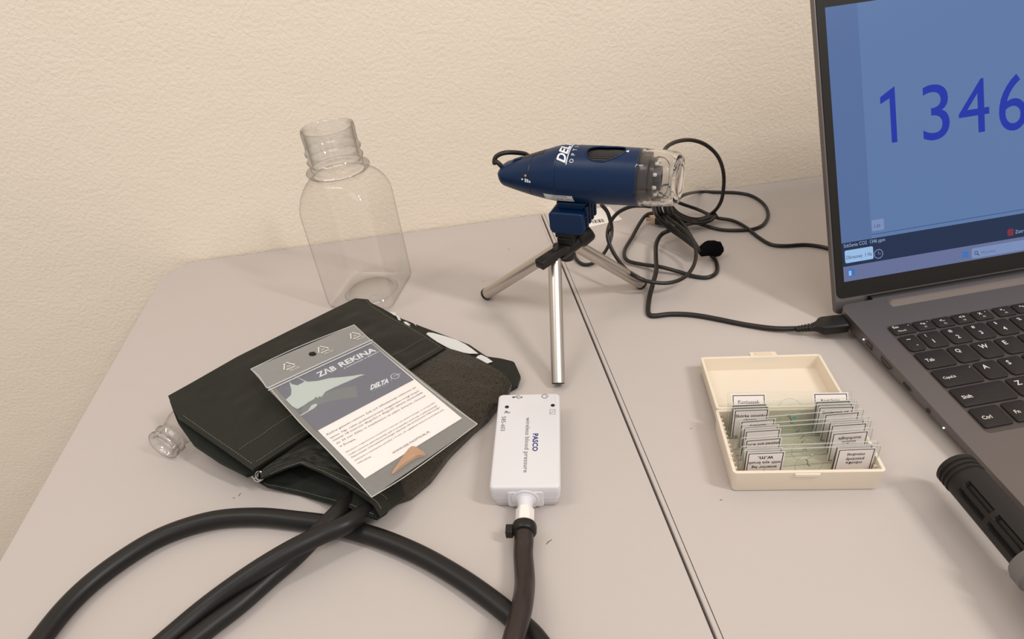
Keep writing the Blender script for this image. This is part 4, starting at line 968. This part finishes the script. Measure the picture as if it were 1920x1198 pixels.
mb = MB(); mb.lathe([(.0056, .0082), (.0060, .0088), (.0060, .0205), (.0055, .0212)], mat('ivory_connector', (232, 226, 220), .4), FP, 6, True, True); mb.build('connector', sen, bevel=.0008)
mb = MB(); mb.lathe([(.0058, .0195), (.0072, .0200), (.0076, .0215), (.0076, .0250), (.0070, .0262), (.0060, .0266)], blk, FP, 32, True, True)
mb.prism(rrect(-.0112, -.0030, -.0066, .0030, .0008, 3), .0215, .0275, blk, FP)
mb.build('hose_clamp', sen, bevel=.0004)
hp = FP @ V3((0, 0, .022)); hp2 = FP @ V3((0, -.0005, .032))
mb = MB(); mb.tube([hp, hp2] + cpath([(981, 1040, .0085), (984, 1090, .0105), (980, 1130, .0165), (972, 1165, .0185), (960, 1210, .0185), (940, 1290, .014), (900, 1450, .0062), (880, 1800, .0062)]), .0058, hoseb, seg=24, sub=12); h4 = mb.build('hose', sen, angle=60)
# prints on the lid: reading direction runs towards the viewer
mb = MB()
def ts(s, px, py, px2, py2, h, mt, **k):
    O = at(px, py, SH); E_ = at(px2, py2, SH); L = (E_ - O).dot(-SV); vs, fs, W, Hh = text_geo(s, **k)
    mb.add([O - SV * (x * L / W) + SU * (y * h / Hh) + V3((0, 0, .0001)) for x, y in vs], fs, mt)
ts('PASCO', 999, 813, 1002, 846, .0038, navt, bold=.03); ts('wireless blood pressure', 984, 783, 979, 886, .0040, gryt)
ts('585-603', 941, 781, 939, 808, .0030, gryt)
def circ(px, py, r, mt, h=.0001, n=20):
    c = at(px, py, SH); mb.add([c + V3((r * math.cos(2 * math.pi * k / n), r * math.sin(2 * math.pi * k / n), h)) for k in range(n)], [tuple(range(n))], mt)
circ(950.5, 763, .0015, port); circ(1036.5, 760, .0015, port)
def rib(pts, wd=.0004): mb.ribbon(pts, wd, V3((0, 0, 1)), gryt, smooth=False)
up_ = V3((0, 0, .0001))
c = at(1021.5, 743, SH) + up_; rib([c + SU * (.0021 * math.cos(t)) + SV * (.0021 * math.sin(t)) for t in [.5 + 5.3 * i / 16 for i in range(17)]], .0005); rib([c + SU * .0003, c + SU * .003], .0005)
c = at(970, 744.5, SH) + up_; rib([c - SU * .004, c + SU * .004], .0005); rib([c - SU * .002, c + SV * .0018, c + SU * .0018 + SV * .0018]); rib([c - SU * .0008, c - SV * .0016 + SU * .0006, c - SV * .0016 + SU * .0022]); circ(977.5, 745.5, .0006, gryt); circ(963, 745, .0009, gryt)
c = at(951, 773, SH) + up_; rib([c - SU * .0017 - SV * .0014, c + SU * .0000 + SV * .0014, c - SU * .0000 + SV * 0, c - SU * .0017 + SV * .0014], .0004); rib([c + SU * .0022, c - SU * .0022], .0004); rib([c + SU * .0022, c + SU * .001 - SV * .0014, c - SU * .001 + SV * .0014], .0004)
c = at(1036, 772, SH) + up_; P2 = [c + SU * x + SV * y for x, y in ((-.0018, -.0024), (.0018, -.0024), (.0018, .0024), (-.0018, .0024), (-.0018, -.0024))]; rib(P2, .0003); rib([c + SU * .001 + SV * .001, c - SV * .0002 - SU * .0002, c + SU * .0002 + SV * .0002, c - SU * .001 - SV * .001], .0003)
pr = mb.build('printed_text', sen, smooth=False)

# ------------------------------------------------------------------ slide box
ivory = mat('ivory_plastic', (227, 214, 196), .42, sss=.15)
a_ = -.195; XU = V3((math.cos(a_), math.sin(a_), 0)); XV = V3((-math.sin(a_), math.cos(a_), 0)); XO = at(1378, 928)
FB = Matrix((XU, XV, V3((0, 0, 1)))).transposed().to_4x4(); FB.translation = XO
box = empty('slide_box', FB @ V3((.043, .03, 0)), 'open cream plastic slide box, full of labelled glass slides, beside the laptop', 'box')
def tray(mb, F, x0, y0, x1, y1, h, wall, floor_, draft, r, mt, flare=0):
    """open tray with thick walls: outer shell narrower at the bottom"""
    def rg(x0, y0, x1, y1, z, r): return [F @ V3((p[0], p[1], z)) for p in rrect(x0, y0, x1, y1, r, 5)]
    R_ = [rg(x0 + draft, y0 + draft, x1 - draft, y1 - draft, 0, r), rg(x0 + draft * .6, y0 + draft * .6, x1 - draft * .6, y1 - draft * .6, .0008, r), rg(x0, y0, x1, y1, h, r),
          rg(x0 + wall, y0 + wall, x1 - wall, y1 - wall, h, max(.0004, r - wall)), rg(x0 + wall + draft * .7, y0 + wall + draft * .7, x1 - wall - draft * .7, y1 - wall - draft * .7, floor_, max(.0004, r - wall))]
    mb.loft(R_, mt)
mb = MB(); BH = .0185; BD = .0595
tray(mb, FB, -.0027, .0015, .0890, BD, BH, .0022, .0022, .0024, .0026, ivory)
mb.prism(rrect(.0345, .0005, .0500, .0025, .0008, 3), BH - .0032, BH - .0008, ivory, FB)
bo = mb.build('base', box, bevel=.0003, angle=50)
for u0, u1 in ((-.0004, .0016), (.0848, .0868)):
    mb = MB()
    for k in range(13):
        v = .0085 + k * .0040
        mb.box((u0, v, .004), (u1, v + .0014, BH - .003), ivory, FB)
    mb.build('slot_rack', box, bevel=.0002)
# lid lies open behind, tipped down to the desk
FLd = FB @ Matrix.Translation((0, BD + .0012, 0.0042)) @ Matrix.Rotation(math.radians(-3.2), 4, 'X')
mb = MB(); tray(mb, FLd, -.0012, 0, .0885, .0625, .0130, .0020, .0016, .0016, .0026, ivory)
mb.prism(rrect(.0370, .0610, .0570, .0680, .0010, 3), .0085, .0125, ivory, FLd); mb.prism(rrect(.0405, .0635, .0535, .0665, .0010, 3), .0120, .0130, mat('ivory_shade', (222, 200, 170), .5), FLd)
lidb = mb.build('lid', box, bevel=.0003, angle=50)
mb = MB()
for u0 in (.006, .066): mb.tube([FB @ V3((u0, BD + .0004, BH - .0035)), FB @ V3((u0 + .016, BD + .0004, BH - .0035))], .0016, ivory, seg=12, smooth=False)
mb.build('hinge', box)
# ------------------------------------------------------------------ glass slides
slg = clear_mat('slide_glass', (.985, .992, .987), (.80, .86, .82), ior=1.35, gain=.8, rough=.04)
sle = clear_mat('slide_glass_edge', (.78, .82, .79), (.6, .66, .62), ior=1.5, gain=1.0, rough=.2, haze=.35)
labm = mat('slide_label', (232, 224, 219), .55); frm = mat('label_frame', (46, 36, 36), .55)
cvr = clear_mat('cover_slip_rim', (.72, .74, .70), (.5, .5, .5), gain=1, rough=.1, haze=.2)
spec_b = mat('specimen', (92, 84, 66), .6); spec_t = mat('specimen_teal', (86, 150, 150), .6)
LEN, HT, TK = .0835, .0270, .0011
def slide(n, vl, vr, ul, lean, desc, left, right, flip, spec=0):
    """vl / vr: depth in the box of the top left / top right corner; lean tips the top backwards"""
    yaw = math.atan2(vr - vl, LEN); le = math.radians(lean)
    zb = .0024
    X = (XU * math.cos(yaw) + XV * math.sin(yaw)); Nn = (-XU * math.sin(yaw) + XV * math.cos(yaw))
    Y = V3((0, 0, 1)) * math.cos(le) + Nn * math.sin(le)
    O = FB @ V3((ul, vl, zb)) - Nn * HT * math.sin(le)
    F = Matrix((X, Y, X.cross(Y))).transposed().to_4x4(); F.translation = O      # z of F points to the viewer
    t = empty('glass_slide', O + X * LEN / 2, desc, 'slide', 'glass slides in the cream box')
    pts = rrect(0, 0, LEN, HT, .0016, 4)
    mb = MB(); mb.add([F @ V3((p[0], p[1], 0)) for p in pts], [tuple(range(len(pts)))], slg); mb.add([F @ V3((p[0], p[1], -TK)) for p in pts], [tuple(range(len(pts)))[::-1]], slg)
    npt = len(pts); mb.add([F @ V3((p[0], p[1], 0)) for p in pts] + [F @ V3((p[0], p[1], -TK)) for p in pts], [(i, (i + 1) % npt, npt + (i + 1) % npt, npt + i) for i in range(npt)], sle)
    mb.build('glass', t, smooth=False)
    for k, (x0, L) in enumerate(((.0026, left), (LEN - .0258, right))):
        W, Hh = .0232, HT - .0028; y0 = .0015; mb = MB()
        mb.box((x0, y0, .0001), (x0 + W, y0 + Hh, .0002), labm, F)
        z = .00026; e = .0008; th = .00055
        for (a, b2, c, d) in ((e, e, W - e, e + th), (e, Hh - e - th, W - e, Hh - e), (e, e, e + th, Hh - e), (W - e - th, e, W - e, Hh - e)):
            mb.add([F @ V3((x0 + a, y0 + b2, z)), F @ V3((x0 + c, y0 + b2, z)), F @ V3((x0 + c, y0 + d, z)), F @ V3((x0 + a, y0 + d, z))], [(0, 1, 2, 3)], frm)
        h = .0025; step = .0039
        for i, s in enumerate(L):
            if not s: continue
            hh = h * (1.25 if any(q in s for q in 'gjpyąęfl()b') and any(q in s for q in 'gjpyąę(') else 1.0)
            if not flip: yy = y0 + Hh - .0068 - i * step; Xt, Yt = X, Y
            else: yy = y0 + Hh - .0055 - (len(L) - 1 - i) * step + .0 ; Xt, Yt = -X, -Y; yy += .0021
            if yy < y0 + .001: continue
            text_h(mb, s, F @ V3((x0 + W / 2, yy, z)), Xt, Yt, hh, frm, lift=0.00002, align='C', wmax=W - .003, bold=.012)
        mb.build('paper_label', t, smooth=False)
    # cover slip outline and specimen in the middle
    mb = MB(); c = V3((LEN * .5, HT * .5, .0003)); ring = [F @ (c + V3((.0085 * math.cos(q), .0085 * math.sin(q), 0))) for q in [2 * math.pi * i / 36 for i in range(37)]]
    if n in (1, 4, 8, 10): mb.tube(ring, .00016, cvr, seg=6, sub=1, caps=False); mb.build('cover_slip', t)
    mb = MB(); 
    if spec == 1: mb.box((LEN * .44, HT - .0030, .0003), (LEN * .44 + .0024, HT - .0010, .0005), spec_t, F)
    mb.ribbon([F @ V3((LEN * .5 + .0012 * k, HT * .5 + .0016 * math.sin(k * 1.9 + n), .0004)) for k in range(-1, 2)], .0005, F.col[2].xyz, spec_b)
    mb.build('specimen', t, smooth=False)
MMm = .001
SL_ = [
 (1, 71.0, 70.0, 7.5, 38, 'rearmost glass slide in the cream box, leaning back onto the lid, labelled Root hairs', ['Koniuszek', 'korzenia', '(stożek wzrostu', 'i włoski)'], ['Root hairs,', 'w.m. of root tip', 'showing root', 'cap and root', 'hairs, stained'], False, 0),
 (2, 53.6, 56.0, 3.8, 6, 'glass slide standing just in front of the rear leaning one', [], [], False, 0),
 (3, 51.4, 53.4, 4.4, 5, 'glass slide directly behind the one labelled Skórka czosnku', [], [], False, 0),
 (4, 48.8, 50.3, 4.2, 4, 'glass slide with the upright label Skórka czosnku on its left end', ['Skórka czosnku', '(ściany', 'komórkowe)'], ['Epidermis of', 'Allium', '(onion)'], False, 0),
 (5, 37.6, 45.0, 6.0, 3, 'glass slide set askew, directly in front of the Skórka czosnku one', ['włókna', 'bawełny'], ['', ''], True, 1),
 (6, 32.4, 38.2, 6.6, 4, 'glass slide second in front of the Skórka czosnku one', ['', ''], ['', ''], True, 0),
 (7, 28.6, 34.6, 6.8, 4, 'glass slide just behind the one labelled morfologia', ['', ''], ['', ''], True, 0),
 (8, 20.6, 27.6, 5.2, 5, 'glass slide with the upside-down label reading morfologia on its right end', ['hydra', 'stained and w.m.'], ['stułbia', 'morfologia'], True, 0),
 (9, 13.2, 15.6, 3.6, 3, 'glass slide immediately behind the frontmost honey bee one', [], [], True, 0),
 (10, 9.6, 12.4, 4.0, 2, 'frontmost glass slide, its upside-down label reading anterior leg with eye brush', ['honey bee,', 'anterior leg', 'with eye brush', 'w.m.'], ['odnóże', 'pszczoły', 'miodnej'], True, 0)]
for n, vl, vr, ul, lean, desc, L, R_, fl, sp in SL_: slide(n, vl * MMm, vr * MMm, ul * MMm, lean, desc, L, R_, fl, sp)

# ------------------------------------------------------------------ probe lying at the right
prb = mat('probe_black', (33, 29, 27), .5, spec=.3, bump=(1600, .1, .0003))
prg = mat('probe_grey', (112, 108, 106), .5)
pr0 = at(1789, 874, .0240); pr1 = at(1925, 1030, .0240); pr0.z = .0240
pd = (pr1 - pr0).normalized(); RP = .0112
F = frame(pr0, pd.cross(V3((0, 0, 1))), V3((0, 0, 1)))
if F.col[2].xyz.dot(pd) < 0: F = frame(pr0, -pd.cross(V3((0, 0, 1))), V3((0, 0, 1)))
pb = empty('sensor_probe', V3((pr0.x, pr0.y, 0)) + pd * .04, 'black slotted cylindrical probe with ribbed tip and grey collar, along the laptop front edge', 'probe')
mb = MB(); NS_ = 90
def rp(z):
    for c in (.0050, .0082, .0114):
        if abs(z - c) < .0008: return RP - .0005
    if z < .0015: return RP - .0012 * (1 - z / .0015) ** 2
    return RP + (.0004 if z < .012 else 0)
zs = sorted(set([0, .0003, .0007, .0015] + [.0015 + k * .0004 for k in range(34)] + [.0155 + k * .0015 for k in range(40)]))
rings = []
slots = [(.0185, .0395), (.0425, .0660)]
for z in zs:
    ring = []
    for i in range(NS_):
        a = 2 * math.pi * i / NS_; r = rp(z)
        for s0, s1 in slots:
            d_ = F.to_3x3() @ V3((math.cos(a), math.sin(a), 0)); el = math.degrees(math.atan2(d_.z, -d_.x))
            if s0 < z < s1 and (abs(el - 14) < 8.5 or abs(el - 46) < 8.5): r -= .0026
        ring.append(F @ V3((r * math.cos(a), r * math.sin(a), z)))
    rings.append(ring)
mb.loft(rings, prb); mb.build('slotted_tube', pb, angle=35)
mb = MB(); mb.lathe([(.0118, .0640), (.0140, .0650), (.0152, .0680), (.0152, .0740), (.0140, .0755), (.0140, .0790), (.0160, .0815), (.0165, .110), (.0150, .118)], prg, F, 48, True, True); mb.build('collar', pb)
